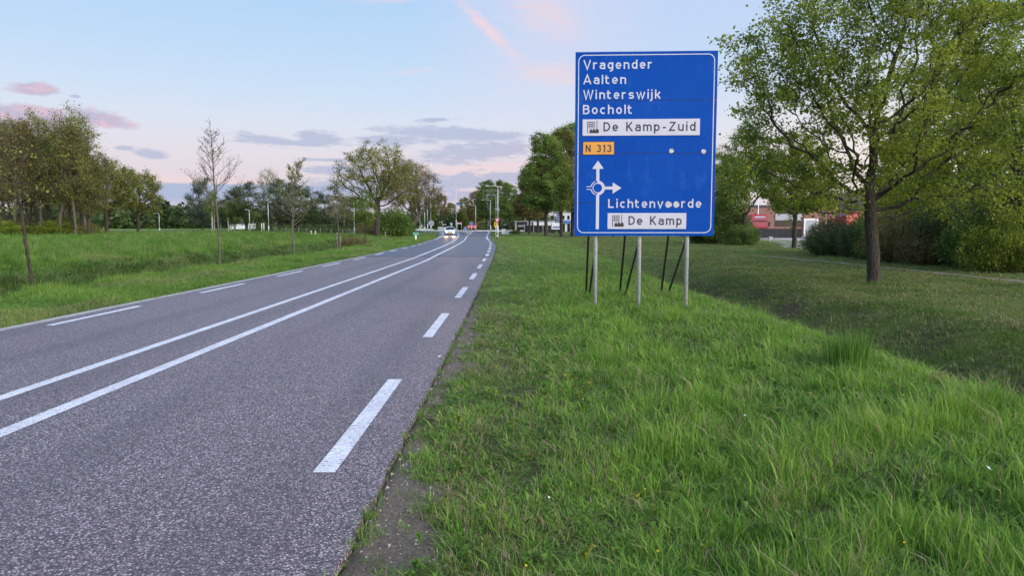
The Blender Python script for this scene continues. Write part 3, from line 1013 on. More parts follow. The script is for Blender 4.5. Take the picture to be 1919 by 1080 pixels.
# --- grove at the far left
gr = [tree_meshes('grove_%d' % s, 40 + s, [(0, 0, 0), (.1, 0, 3.0), (.1 + lx, 0, 6.5)],
      [(lx, 0, 9.5, 2.6, 2.6, 4.2), (lx * 1.6, 0, 13.4, 2.3, 2.3, 3.2), (lx * .5, 0, 6.2, 2.4, 2.4, 1.8)],
      750, .42, .17, nl, .17, M['bark_brown'], mt, hollow=.2, carve=.3, up=.18, spread=.12, r_tip=.012, n_twig=7, twig=2.1, minz=2.0, gnarl=.2)
      for s, lx, nl, mt in ((0, .2, 7500, M['leaf_olive']), (1, -.4, 6500, M['leaf_bronze']), (2, .9, 8000, M['leaf_olive']))]
UNDER = []
G = 'bare stemmed trees of the grove at the far left'
GL = ['leftmost thin trunk of the grove behind the near sapling', 'grove tree just right of the leftmost sapling', 'bronze twigged grove tree near the left edge',
      'pale green grove tree above the cycle path', 'tall grove tree with olive top', 'dense twigged tree in the middle of the grove',
      'grove tree with brown buds left of the middle', 'tall grove tree right of the middle', 'grove tree with olive leaves on its right side',
      'slender dark tree in the right half of the grove', 'bare topped tree near the right side of the grove', 'outermost tree leaning right at the end of the grove',
      'back row grove tree seen between the trunks at left', 'back row grove tree in the centre', 'back row grove tree at the right', 'back row grove tree behind the leftmost trunk', 'back row grove tree left of the near sapling crown', 'bronze back row tree left of the grove middle', 'bronze back row tree right of the grove middle', 'farthest right tree of the back row', 'farthest tree of the back row in the grove middle']
for i, (px, Y) in enumerate([(-22, 92), (8, 97), (30, 90), (52, 96), (78, 92), (98, 99), (112, 91), (132, 96), (142, 91), (152, 97), (160, 93), (166, 96), (20, 108), (90, 110), (160, 108), (-8, 103), (44, 104), (70, 106), (120, 104), (140, 110), (60, 113)]):
    tree('grove_tree', gr[(i * 2 + i // 3) % 3] if i != 11 else gr[2], place(px, Y), GL[i], group=G, rz=(i * 2.1 if i != 11 else 0.0), sc=1.0 + .09 * math.sin(i * 2.3), sz=.91 + .08 * math.sin(i * 1.7) - (.22 if i > 9 and i < 12 else 0))
for i, (px, Y, z, lb) in enumerate([(10, 89, .9, 'green undergrowth bush at the left foot of the grove'), (60, 93, .8, 'brown undergrowth bush under the left grove trees'), (105, 92, .9, 'green undergrowth bush in the middle of the grove'),
                                  (150, 94, .8, 'brown undergrowth bush at the right foot of the grove'), (130, 99, 1.2, 'taller green undergrowth bush at the back of the grove'), (35, 100, 1.2, 'taller brown undergrowth bush at the back left of the grove')]):
    UNDER.append((px, Y, z, lb))
# pair of field trees right of the grove
pair = tree_meshes('pair', 51, [(0, 0, 0), (.05, 0, 1.6), (0, 0, 3.0)],
    [(0, 0, 6.6, 4.2, 4.2, 3.6), (0, 0, 8.6, 3.2, 3.2, 2.4), (1.8, 0, 5.0, 2.6, 2.6, 1.8)],
    900, .42, .26, 14000, .20, M['bark'], M['leaf_olive'], hollow=.3, carve=.42, spread=.10, r_tip=.012, n_twig=4, minz=2.4)
tree('field_tree', pair, place(200, 118), 'olive leafed field tree touching the right side of the grove', rz=2.0, sc=1.15)
tree('field_tree', (pair[0], pair[1]), place(259, 126), 'round crowned field tree with open leaves, right of the grove', rz=0.3, sc=1.05)

def sapling_meshes(name, seed, H, z0, r0, nb, reach, bark, foliage, n_leaf, leaf, upb=.9, sub=4):
    """young tree with a straight leader and upturned side branches"""
    rng = np.random.RandomState(seed)
    A, B, RA, RB, tips = [], [], [], [], []
    def strand(p, d, L, r, n, lift, wig=.16):
        pts = [p]
        for k in range(n):
            d = d + np.array([0, 0, lift / n]) + rng.normal(size=3) * wig
            d = d / np.linalg.norm(d)
            pts.append(pts[-1] + d * L / n)
        for k in range(n):
            A.append(pts[k]); B.append(pts[k + 1]); RA.append(r * (1 - .75 * k / n)); RB.append(r * (1 - .75 * (k + 1) / n))
        return pts, d
    trunk, _ = strand(np.array([0., 0, -.05]), np.array([0., 0, 1]), H, r0, 22, 1.2, .022)
    trunk = np.array(trunk)
    for i in range(nb):
        f = (i + rng.uniform(0, .8)) / nb
        z = z0 + (H * .97 - z0) * f
        k = min(int((z + .05) / H * 22), 21)
        p = trunk[k] + (trunk[k + 1] - trunk[k]) * rng.uniform()
        a = i * 2.4 + rng.normal() * .4
        L = reach * (1.05 - .80 * f) * rng.uniform(.75, 1.2)
        pts, d = strand(p, np.array([math.cos(a), math.sin(a), .25 + .5 * f]), L, max(.006, r0 * .34 * (1 - .6 * f)), 6, upb)
        tips.append((pts[-1], d))
        for j in range(sub):
            q = pts[rng.randint(2, 6)]
            a2 = a + rng.choice([-1, 1]) * rng.uniform(.4, 1.2)
            p2, d2 = strand(q, np.array([math.cos(a2), math.sin(a2), rng.uniform(.3, 1.1)]), L * rng.uniform(.28, .55), .0065, 4, upb * .8)
            for w in p2[1:]: tips.append((w, d2))
            if rng.uniform() < .7:
                a3 = a2 + rng.normal() * .8
                p3, d3 = strand(p2[2], np.array([math.cos(a3), math.sin(a3), rng.uniform(.4, 1.3)]), L * rng.uniform(.15, .28), .0045, 3, .4)
                for w in p3[1:]: tips.append((w, d3))
    A, B = np.array(A), np.array(B)
    d = B - A; d /= np.linalg.norm(d, axis=1, keepdims=True)
    ov = d * (np.array(RB) * .3)[:, None]
    v, f = frusta(A - ov, B + ov, np.array(RA), np.array(RB), 6)
    wood = np_mesh(name + '_wood', v, [f], smooth=True); wood.materials.append(bark)
    T = np.array([t_[0] for t_ in tips])
    pos = T[rng.randint(0, len(T), n_leaf)] + rng.normal(size=(n_leaf, 3)) * leaf * .6
    cr = leaf_mesh(name + '_crown', rng, pos, leaf, .5); cr.materials.append(foliage)
    return wood, cr

# --- line of saplings along the left verge
sap1 = tree_meshes('sap1', 61, [(0, 0, 0), (-.08, 0, 1.0), (-.17, 0, 2.0), (-.2, 0, 2.6)],
    [(-.25, 0, 3.2, .8, .8, 1.2), (-.25, 0, 2.4, .7, .7, .45)], 170, .15, .042, 260, .075, M['bark'], M['leaf_olive'], hollow=.2, n_twig=2, r_tip=.005, up=.1, spread=.02)
sap2 = sapling_meshes('sap2', 62, 5.95, 2.5, .052, 38, 1.75, M['bark_pale'], M['leaf_red'], 520, .045, upb=.85, sub=5)
sap3 = sapling_meshes('sap3', 63, 5.9, 2.1, .07, 30, 1.75, M['bark_pale'], M['leaf_olive'], 1900, .075, upb=.75, sub=5)
sap4 = sapling_meshes('sap4', 64, 4.3, 2.2, .05, 16, 1.2, M['bark_pale'], M['leaf_bronze'], 600, .09, upb=.9, sub=4)
sap5 = tree_meshes('sap5', 65, [(0, 0, 0), (0, 0, 2.2), (0, 0, 3.4)],
    [(0, 0, 4.0, 1.15, 1.15, 1.6), (0, 0, 3.0, 1.3, 1.3, .7)], 200, .22, .05, 2600, .13, M['bark'], M['leaf_lime'], hollow=.2, n_twig=3, r_tip=.007, up=.1, spread=.06)
tree('sapling', sap1, place(57, 18.9), 'crooked dark sapling with few yellow leaves nearest on the left verge', group='saplings along the left verge', rz=.5, sc=1.0)
tree('sapling', sap2, place(410, 30.8), 'tall almost bare sapling with upturned twigs', group='saplings along the left verge')
tree('sapling', sap3, place(550, 43), 'sapling with olive leaves low and pale buds on top', group='saplings along the left verge')
tree('sapling', sap4, place(634, 61), 'thin brown sapling tied between two wooden stakes', group='saplings along the left verge', sc=1.15)
tree('sapling', sap5, place(684, 70), 'small lime green sapling left of the broad oak', group='saplings along the left verge', sc=1.05)
for i, px in enumerate((631.5, 637.5)):
    p = place(px, 60.6)
    st = MB(); st.tube([(0, 0, 0), (0, 0, 1.55)], .045, 8)
    st.build('wooden_stake', M['wood_post'], None, p)
    tag(bpy.context.scene.objects[-1] if False else COL.objects[-1], ['left wooden stake beside the thin brown sapling', 'right wooden stake beside the thin brown sapling'][i], 'stake', 'stakes of the thin sapling')
tie = MB(); tie.box(-.20, .20, -.03, .03, 1.38, 1.46); tie.build('rubber_tie', M['rubber'], None, place(634.5, 60.6))
tag(COL.objects[-1], 'black rubber tie strapped across the two sapling stakes', 'tree tie')
p = place(722, 83); s_ = MB(); s_.tube([(0, 0, 0), (0, 0, 1.5)], .07, 8); s_.build('wooden_post', M['wood_post'], None, p)
tag(COL.objects[-1], 'single weathered post in the grass right of the broad oak', 'post')

# --- shrubs and hedges
def shrub_mesh(name, seed, ells, n, leaf, foliage, stems=20, carve=.3, hollow=.45, stemmat=None, clump=.6, minz=.03):
    rng = np.random.RandomState(seed)
    P = sample_env(rng, ells, n, hollow, carve)
    P = P + rng.normal(size=P.shape) * leaf * .8
    P = P[P[:, 2] > minz]
    crown = leaf_mesh(name, rng, P, leaf, clump)
    crown.materials.append(foliage)
    tg = sample_env(rng, ells, stems, .3, 0)
    tg[:, 2] = np.maximum(tg[:, 2], .15)
    b0 = tg * np.array([.55, .55, 0])
    mid_ = b0 + (tg - b0) * .5 + rng.normal(size=tg.shape) * .06
    v1, f1 = frusta(b0, mid_, np.full(stems, .016), np.full(stems, .012), 5)
    v2, f2 = frusta(mid_, tg, np.full(stems, .012), np.full(stems, .005), 5)
    st = np_mesh(name + '_stems', np.concatenate([v1, v2]), [np.concatenate([f1, f2 + len(v1)])])
    st.materials.append(stemmat or M['bark'])
    return st, crown
def shrub(name, meshes, loc, label, cat='shrub', group=None, rz=0, sc=1.0, sz=None):
    o = empty(name, loc, rz, label, cat, group)
    o.scale = (sc, sc, sz or sc)
    link('stems', meshes[0], None, o)['kind'] = 'stuff'
    link('foliage', meshes[1], None, o)
    return o
E = [(0, 0, 1.1, 1.7, 1.5, 1.2), (-.8, .2, .7, 1.3, 1.2, .8), (.9, 0, .8, 1.3, 1.2, .9)]
lau = shrub_mesh('laurel', 71, E, 9000, .10, M['leaf_dark'], carve=.25)
fre = shrub_mesh('freshbush', 72, E, 8000, .11, M['leaf_green'], carve=.25)
redb = shrub_mesh('redbush', 73, E, 5200, .08, M['leaf_red'], stems=60, carve=.35)
brn = shrub_mesh('brownbush', 74, E, 7500, .075, M['leaf_bronze'], stems=160, carve=.25, hollow=.2)
olv = shrub_mesh('olivebush', 75, E, 11000, .085, M['leaf_oak'], stems=90, carve=.2, hollow=.2)
lim = shrub_mesh('limebush', 76, [(0, 0, .5, 1.3, .8, .55)], 3000, .09, M['leaf_lime'])
shrub('bush', fre, place(1352, 72), 'big round green bush at the right edge of the sign', sc=1.5, sz=1.95)
shrub('bush', lau, place(1318, 74), 'dark bush behind the lower right corner of the sign', sc=1.5, sz=1.75, rz=1)
shrub('bush', fre, place(1392, 67), 'lighter low bush around the forked trunk', sc=1.0, sz=.9, rz=2)
shrub('bush', lau, place(1560, 43), 'dark laurel bush in front of the red trucks', sc=.88, sz=.95)
shrub('bush', redb, place(1545, 49), 'low reddish bush at the right side of the driveway mouth', sc=.8, sz=1.0, rz=2)
shrub('bush', lau, place(1612, 40), 'dark glossy bush just left of the oak trunk', sc=.7, sz=1.0, rz=2)
shrub('bush', redb, place(1580, 47), 'reddish twiggy bush above the dark laurel', sc=1.05, sz=1.6)
shrub('bush', fre, place(1635, 38), 'fresh green bush right behind the oak trunk', sc=.62, sz=1.15, rz=1)
TL = ['brown twiggy thicket bush right of the oak trunk', 'tall olive bush behind the brown thicket', 'low brown bush at the thicket foot, centre right',
      'dense dark bush in the middle of the right thicket', 'tall olive bush in the right half of the thicket', 'fresh green bush leaning over the dirt path',
      'brown bush beneath the tall right oak', 'tall dark bush at the right edge of the photo', 'olive bush low at the right edge near the dirt path', 'second tall olive bush beyond the right thicket',
      'dark bush closing the thicket at its far left', 'high olive bush under the right oak crown']
for i, (px, Y, ms, s, z) in enumerate([(1690, 35, brn, 1.0, 1.25), (1725, 38, olv, 1.2, 2.1), (1735, 33, brn, .85, .8), (1775, 33, lau, .95, 1.35), (1800, 34, olv, 1.1, 1.75),
                                      (1835, 29.5, fre, .8, 1.05), (1850, 31, brn, 1.0, 1.3), (1895, 30, lau, 1.1, 1.75), (1902, 27.0, olv, .85, 1.15), (1760, 42, olv, 1.5, 2.3), (1665, 42, olv, 1.0, 1.8), (1870, 36, olv, 1.4, 2.4)]):
    shrub('thicket_bush', ms, place(px, Y), TL[i], group='bushes of the thicket at the right', rz=i * 1.9, sc=s, sz=z)
for i, (px, Y, z, lb) in enumerate(UNDER):
    shrub('undergrowth_bush', brn if i % 2 else olv, place(px, Y), lb, group='undergrowth bushes of the grove', rz=i * 1.7, sc=1.7, sz=z)
shrub('bush', lim, place(966, 152), 'low yellow green bush right of the utility boxes', sc=1.0, sz=.9)
shrub('bush', brn, place(658, 64), 'brown leafless bush behind the staked sapling', sc=.85, sz=.78)
shrub('bush', fre, place(738, 112), 'leafy green bush under the leaning tree', sc=1.5, sz=2.1)
shrub('bush', fre, place(760, 118), 'dark green bush at the foot of the leaning tree', sc=1.2, sz=1.3, rz=2.2)
shrub('bush', brn, place(690, 118), 'brown bush behind the trunk of the broad oak', sc=1.4, sz=1.2, rz=1)

# trees and hedge beyond the left field
con = tree_meshes('con', 81, [(0, 0, 0), (0, 0, 3.5)], [(0, 0, 7, 4.2, 4.2, 4.8), (0, 0, 4, 4.6, 4.6, 2.6), (0, 0, 11, 2.6, 2.6, 2.6)], 500, .6, .3, 12000, .25, M['bark'], M['leaf_blue'], hollow=.4, carve=.2, spread=.2, r_tip=.014)
con_p = (con[0], con[1].copy()); con_p[1].materials.clear(); con_p[1].materials.append(M['leaf_dark'])
twg = tree_meshes('twg', 82, [(0, 0, 0), (0, 0, 4.5)], [(0, 0, 8, 3.2, 3.2, 5.2), (0, 0, 12, 2.2, 2.2, 2.5)], 700, .5, .22, 4200, .16, M['bark_pale'], M['leaf_olive'], hollow=.2, up=.15, spread=.1, r_tip=.013, n_twig=5, twig=1.7)
brk = tree_meshes('birch', 83, [(0, 0, 0), (0, 0, 2.5), (0, 0, 4.5)], [(0, 0, 5.2, 1.2, 1.2, 3.0)], 160, .35, .10, 2600, .16, M['bark_birch'], M['leaf_lime'], hollow=.2, spread=.1, r_tip=.008)
G = 'trees beyond the left field'
for px, Y, ms, s, z, rz, lb in [
        (462, 152, con_p, 1.0, .82, .5, 'dark rounded tree behind the short bent lamp post'),
        (440, 158, con, .75, .75, 2.5, 'greyish tree behind the birches'),
        (380, 165, con, .85, .95, 1.5, 'blue green tree behind the bare sapling'),
        (505, 165, twg, 1.0, 1.0, 0, 'twiggy pale tree behind the tall straight lamp post'),
        (525, 158, con, 1.0, .90, 3.0, 'blue green tree right of the straight lamp post'),
        (560, 162, con_p, 1.15, .85, 4.0, 'dark green tree behind the olive leaved sapling'),
        (605, 170, con, .9, .72, 5.0, 'low dark tree left of the broad oak'),
        (645, 160, twg, .9, .62, 1.0, 'twiggy brown tree behind the staked sapling'),
        (660, 175, con_p, 1.0, .66, 2.0, 'dark tree filling the gap below the oak branches')]:
    tree('background_tree', ms, place(px, Y), lb, group=G, rz=rz, sc=s, sz=z)
G = 'white stemmed birches beyond the field'
for i, (px, Y, s) in enumerate([(398, 150, 1.0), (402, 153, 1.1), (414, 158, .9), (428, 150, .85), (433, 152, .8), (440, 151, .78)]):
    tree('birch_tree', brk, place(px, Y), ['leftmost white stemmed birch behind the bare sapling', 'second birch, tallest of the row', 'birch in the middle of the row, set back',
         'lime green birch right of the bare sapling', 'lime green birch second from the right of the row', 'small rightmost birch of the row'][i], group=G, rz=i, sc=s)
hd = shrub_mesh('hedge', 84, [(x, 0, .95, 1.6, .8, .95) for x in np.arange(-9.5, 10, 1.1)], 12000, .13, M['leaf_dark'], stems=120, carve=.1, hollow=.55, clump=1.0)
shrub('hedge', hd, place(570, 134), 'long clipped dark hedge beyond the left field', cat='hedge', sz=1.0)
# far wood reads as one mass
def wood_mass():
    rng = np.random.RandomState(91)
    P = []
    for k in range(130):
        px = rng.uniform(-60, 720)
        Y = rng.uniform(195, 260)
        if px > 480: Y += 40
        x = gx(px, Y)
        h = rng.uniform(4.5, 8.5) * (1.0 if px < 460 else .8)
        r = rng.uniform(2.5, 4.5)
        d = rng.normal(size=(260, 3)); d /= np.linalg.norm(d, axis=1, keepdims=True)
        P.append(np.array([x, Y, gz(x, Y) + h * .5]) + d * rng.uniform(.6, 1.05, (260, 1)) * np.array([r, r, h * .55]))
    P = np.concatenate(P)
    me = leaf_mesh('far_wood', rng, P, .95, clump=7, shape=1.4)
    o = link('far_wood', me, M['leaf_dark'])
    tag(o, 'far dark belt of woodland along the horizon beyond the left field', 'woodland', kind='stuff')
    P = []
    for k in range(105):
        px = rng.uniform(720, 2300) if k < 70 else rng.uniform(700, 1010)
        Y = rng.uniform(290, 340) if px < 1010 else rng.uniform(240, 300)
        x = gx(px, Y)
        h = rng.uniform(5, 8); r = rng.uniform(3, 5)
        d = rng.normal(size=(160, 3)); d /= np.linalg.norm(d, axis=1, keepdims=True)
        P.append(np.array([x, Y, gz(x, Y) + h * .5]) + d * rng.uniform(.6, 1.05, (160, 1)) * np.array([r, r, h * .55]))
    me = leaf_mesh('far_wood', rng, np.concatenate(P), 1.1, clump=7, shape=1.4)
    o = link('far_wood', me, M['leaf_dark'])
    tag(o, 'far belt of trees behind the yard and buildings on the right', 'woodland', kind='stuff')
wood_mass()

# ------------------------------------------------------------------ grass
def tuft(seed, nb, rad, h0, h1, w, lean):
    rng = np.random.RandomState(seed)
    a = rng.uniform(0, 6.28, nb); r = rad * np.sqrt(rng.uniform(0, 1, nb))
    p = np.stack([r * np.cos(a), r * np.sin(a), np.full(nb, -.02)], 1)
    th = a + rng.normal(size=nb) * .9
    dv = np.stack([np.cos(th), np.sin(th), np.zeros(nb)], 1)
    sd = np.stack([-np.sin(th + rng.normal(size=nb) * .8), np.cos(th), np.zeros(nb)], 1)
    h = rng.uniform(h0, h1, nb); l = lean * rng.uniform(.15, 1.0, nb) * h
    ww = (w * rng.uniform(.6, 1.3, nb))[:, None]
    upv = np.array([0, 0, 1.])
    m1 = p + dv * (l * .28)[:, None] + upv * (h * .58)[:, None]
    tp = p + dv * l[:, None] + upv * (h * (1 - .25 * (l / np.maximum(h, .01)) ** 2))[:, None]
    V = np.stack([p - sd * ww * .5, p + sd * ww * .5, m1 + sd * ww * .42, m1 - sd * ww * .42, tp], 1).reshape(-1, 3)
    b = np.arange(nb)[:, None] * 5
    q = b + np.array([[0, 1, 2, 3]]); t3 = b + np.array([[3, 2, 4]])
    tint = np.repeat(rng.uniform(-.5, .5, nb), 5)
    return np_mesh('grass_tuft', V, [q, t3], {'tint': tint, 'blade': np.repeat(rng.uniform(0, 1, nb), 5)})

def proto_collection(name, meshes, mat):
    c = bpy.data.collections.new(name)
    for i, me in enumerate(meshes):
        me.materials.append(mat)
        o = bpy.data.objects.new('%s_%02d' % (name, i), me)
        c.objects.link(o)
    return c

def scatter(name, P, rot, scl, tint, dry, coll, n_proto, label, cat='grass'):
    me = bpy.data.meshes.new(name)
    n = len(P)
    me.vertices.add(n)
    me.vertices.foreach_set('co', np.asarray(P, np.float32).ravel())
    def at_(nm, typ, arr, key):
        a = me.attributes.new(nm, typ, 'POINT')
        a.data.foreach_set(key, np.asarray(arr).ravel())
    rng = np.random.RandomState(n % 1000)
    at_('irot', 'FLOAT_VECTOR', np.asarray(rot, np.float32), 'vector')
    at_('iscl', 'FLOAT_VECTOR', np.asarray(scl, np.float32), 'vector')
    at_('itint', 'FLOAT', np.asarray(tint, np.float32), 'value')
    at_('dry', 'FLOAT', np.asarray(dry, np.float32), 'value')
    at_('iidx', 'INT', rng.randint(0, n_proto, n).astype(np.int32), 'value')
    g = bpy.data.node_groups.new(name, 'GeometryNodeTree')
    g.interface.new_socket('Geometry', in_out='INPUT', socket_type='NodeSocketGeometry')
    g.interface.new_socket('Geometry', in_out='OUTPUT', socket_type='NodeSocketGeometry')
    gi = g.nodes.new('NodeGroupInput'); go = g.nodes.new('NodeGroupOutput')
    ip = g.nodes.new('GeometryNodeInstanceOnPoints')
    ci = g.nodes.new('GeometryNodeCollectionInfo')
    ci.inputs['Collection'].default_value = coll
    ci.inputs['Separate Children'].default_value = True
    ci.inputs['Reset Children'].default_value = True
    def na(nm, typ):
        q = g.nodes.new('GeometryNodeInputNamedAttribute')
        q.data_type = typ
        q.inputs['Name'].default_value = nm
        return q.outputs[0]
    er = g.nodes.new('FunctionNodeEulerToRotation')
    L = g.links.new
    L(na('irot', 'FLOAT_VECTOR'), er.inputs[0])
    L(gi.outputs[0], ip.inputs['Points'])
    L(ci.outputs[0], ip.inputs['Instance'])
    ip.inputs['Pick Instance'].default_value = True
    L(na('iidx', 'INT'), ip.inputs['Instance Index'])
    L(er.outputs[0], ip.inputs['Rotation'])
    L(na('iscl', 'FLOAT_VECTOR'), ip.inputs['Scale'])
    L(ip.outputs[0], go.inputs[0])
    o = bpy.data.objects.new(name, me)
    COL.objects.link(o)
    md = o.modifiers.new('scatter', 'NODES')
    md.node_group = g
    tag(o, label, cat, kind='stuff')
    return o

def sample_region(rng, x0f, x1f, y0, y1, dens, wmax):
    """points with density dens(Y) per m2 between the curves x0f(Y), x1f(Y)"""
    out = []
    edges = [y0]
    while edges[-1] < y1:
        edges.append(min(y1, edges[-1] + max(.5, edges[-1] * .08)))
    for a, b in zip(edges, edges[1:]):
        m = (a + b) / 2
        xa, xb = x0f(m), x1f(m)
        # keep to what the lens could plausibly see, with a margin for a step aside
        lim = m * .80 + 2.5
        xa, xb = max(xa, -lim), min(xb, lim)
        if xb <= xa: continue
        n = rng.poisson((b - a) * (xb - xa) * dens(m))
        out.append(np.stack([rng.uniform(xa, xb, n), rng.uniform(a, b, n)], 1))
    return np.concatenate(out)

def make_grass():
    rng = np.random.RandomState(5)
    tall = proto_collection('tall_grass_proto', [tuft(100 + i, 28, .085, .03, .15, .0043, .75) for i in range(5)] +
                            [tuft(110 + i, 15, .05, .06, .24, .0054, .8) for i in range(3)], M['grass'])
    # --- right verge
    P = sample_region(rng, lambda y: xr(y) + .02, lambda y: 5.6, 1.3, 125, lambda y: 620 * (3.2 / max(y, 3.2)) ** 1.35, 0)
    X, Y = P[:, 0], P[:, 1]
    b = bare_mask(X, Y)
    keep = rng.uniform(size=len(P)) > b * 1.15 - .10 * (rng.uniform(size=len(P)) < .3)
    hn = bign(X, Y, 1.6, 21); tn = bign(X, Y, 2.6, 22); dn = bign(X, Y, 1.9, 23)
    thin = bign(X, Y, .8, 24); thin2 = bign(X, Y, .55, 25)
    keep &= ~((thin > .7) & (rng.uniform(size=len(P)) < .8))
    u = X - xr(Y)
    keep &= (u > .25) | (rng.uniform(size=len(P)) < .35)
    P, X, Y, hn, tn, dn, u, thin2 = [q[keep] for q in (P, X, Y, hn, tn, dn, u, thin2)]
    n = len(P)
    h = (.27 + .47 * sstep(.7, 2.3, u)) * np.clip(1 + .30 * hn + .28 * thin2, .35, 1.8) * np.where(X > 4.3, .85, 1.0)
    h = h * (1 - .35 * sstep(18, 40, Y))
    grow = (np.maximum(Y, 3.2) / 3.2) ** .42
    wide = grow
    scl = np.stack([wide, wide, h * (.85 + .15 * grow)], 1) * rng.uniform(.75, 1.25, (n, 1))
    rot = np.stack([rng.normal(size=n) * .16, rng.normal(size=n) * .16, rng.uniform(0, 6.28, n)], 1)
    tint = np.clip(.60 + .17 * tn + .10 * hn + .08 * thin2 + rng.normal(size=n) * .12, .03, .97)
    dry = np.clip(.03 + .13 * (dn > .3) * np.clip(dn, 0, 1) + .26 * (1 - sstep(.6, 2.0, u)) * (.5 + .5 * np.sin(3 * thin2)), 0, .6)
    dry = dry + .06 * sstep(.0, 1.0, bign(X, Y, 3.5, 31)) + .14 * sstep(18, 40, Y)
    Z = ground(X, Y)
    scatter('verge_grass', np.stack([X, Y, Z], 1), rot, scl, tint, dry, tall, 8, 'long uneven green grass on the right verge around the sign posts')
    # tufts creeping over the asphalt edge and the bare strip
    n = 420
    Y = 1.6 + 28 * rng.uniform(size=n) ** 1.7
    X = xr(Y) + np.where(rng.uniform(size=n) < .6, rng.normal(size=n) * .03 + .035, rng.uniform(.05, .5, n))
    kp = bign(X, Y, .7, 71) > -.25; X, Y = X[kp], Y[kp]; n = len(X)
    scatter('edge_grass', np.stack([X, Y, np.maximum(ground(X, Y), -.03)], 1), np.stack([rng.normal(size=n) * .3, rng.normal(size=n) * .3, rng.uniform(0, 6.28, n)], 1),
            np.stack([np.full(n, .8), np.full(n, .8), rng.uniform(.25, .7, n)], 1), np.clip(.45 + rng.normal(size=n) * .15, 0, 1), np.full(n, .12), tall, 8, 'small grass tufts creeping over the asphalt edge')
    # one big dark tussock on the bank edge
    big_t = proto_collection('tall_tussock_proto', [tuft(150 + i, 60, .16, .28, .50, .0075, .35) for i in range(3)], M['grass'])
    q = [(gx(1600 + a, 8.3 + b), 8.3 + b) for a, b in ((-18, 0), (0, .1), (14, -.1), (24, .15), (-8, .25), (8, .3), (-25, .2))]
    q = np.array([(x, y, gz(x, y)) for x, y in q]); n = len(q)
    tuss = scatter('grass_tussock', q, np.stack([np.zeros(n), np.zeros(n), rng.uniform(0, 6.28, n)], 1), np.full((n, 3), 1.15), np.full(n, .22), np.full(n, .02), big_t, 3, 'tall dark grass tussock on the bank edge at the right')
    # bright and dark tussocks
    sp = [(1117, 584, .9, .5), (1200, 586, .9, .55), (1290, 583, .9, .5), (1640, 531, .8, .25), (1760, 820, 1.2, .95), (1640, 838, 1.2, 1.0), (1660, 832, 1.1, 1.0), (1880, 790, 1.5, .3), (1820, 800, 1.3, .9),
          (1440, 585, 1.5, .8), (1265, 600, 1.3, .8), (1130, 690, 1.4, .5), (1330, 770, 1.2, .7), (1150, 620, 1.2, .8), (1500, 880, 1.2, .6), (1260, 860, 1.2, .75), (1880, 700, 1.3, .5)]
    PP = []; tt = []; ss_ = []
    for px, py, s, tn_ in sp:
        d = F * CH / (py - 425)
        for _ in range(60):
            x = gx(px, d) + rng.normal() * .13; y = d + rng.normal() * .11
            PP.append((x, y, gz(x, y))); tt.append(np.clip(tn_ + rng.normal() * .08, 0, 1)); q = s * 1.25 * rng.uniform(.8, 1.2); ss_.append((1.2, 1.2, q))
    n = len(PP)
    scatter('grass_tussocks', np.array(PP), np.stack([rng.normal(size=n) * .1, rng.normal(size=n) * .1, rng.uniform(0, 6.28, n)], 1), np.array(ss_), np.array(tt), np.full(n, .02), tall, 8,
            'thicker dark and bright tussocks standing out of the verge grass')
    # --- lawn beyond the ditch
    short = proto_collection('short_grass_proto', [tuft(120 + i, 22, .09, .03, .085, .006, .9) for i in range(5)], M['grass_lawn'])
    P = sample_region(rng, lambda y: 5.2, lambda y: 36, 5, 110, lambda y: 300 * (7 / max(y, 7)) ** 1.5, 0)
    X, Y = P[:, 0], P[:, 1]
    lit = litter_mask(X, Y)
    path = np.abs(X - path_x(Y)) < .32
    keep = (rng.uniform(size=len(P)) > lit * .92) & ~path
    X, Y = X[keep], Y[keep]
    n = len(X)
    grow = (np.maximum(Y, 6) / 6) ** .45
    scl = np.stack([grow, grow, np.clip(1 + .3 * bign(X, Y, 2, 41), .4, 1.6) * (1 - .25 * sstep(14, 40, Y))], 1) * rng.uniform(.8, 1.3, (n, 1))
    rot = np.stack([rng.normal(size=n) * .2, rng.normal(size=n) * .2, rng.uniform(0, 6.28, n)], 1)
    scatter('lawn_grass', np.stack([X, Y, ground(X, Y)], 1), rot, scl, np.clip(.42 + .2 * bign(X, Y, 3.5, 42) + .3 * sstep(32, 55, Y) + rng.normal(size=n) * .1, 0, 1), np.clip(.14 + .16 * bign(X, Y, 2.4, 43), 0, .5), short, 5,
            'short dull grass of the lawn under the trees on the right')
    # --- left verge and field
    fieldp = proto_collection('field_grass_proto', [tuft(130 + i, 22, .10, .06, .20, .007, .8) for i in range(5)], M['grass_field'])
    P = sample_region(rng, lambda y: -120, lambda y: xl(y) - .2, 9, 130, lambda y: 150 * (12 / max(y, 12)) ** 1.55, 0)
    X, Y = P[:, 0], P[:, 1]
    q = xl(Y) - X
    keep = (np.abs(X - cyc_x(Y)) > 1.2)
    keep &= (rng.uniform(size=len(X)) < .55 + .45 * (q < 8))
    keep &= (rng.uniform(size=len(X)) < 1 - .75 * ((q > 4.6) & (q < 6.9) & (Y < 90)))
    X, Y, q = X[keep], Y[keep], q[keep]
    n = len(X)
    hn = bign(X, Y, 4, 51)
    grow = (np.maximum(Y, 12) / 12) ** .5
    hh = (.45 + .4 * sstep(.4, 3, q)) * np.clip(1 + .4 * hn, .4, 1.8) * np.where(q > 7, 1.0 + .5 * (bign(X, Y, 2.0, 52) > .5), 1.0)
    hh = hh * np.where((q > 3.8) & (q < 6.5), 1.35, 1.0)
    scl = np.stack([grow, grow, hh * grow ** .4], 1) * rng.uniform(.8, 1.25, (n, 1))
    rot = np.stack([rng.normal(size=n) * .15, rng.normal(size=n) * .15, rng.uniform(0, 6.28, n)], 1)
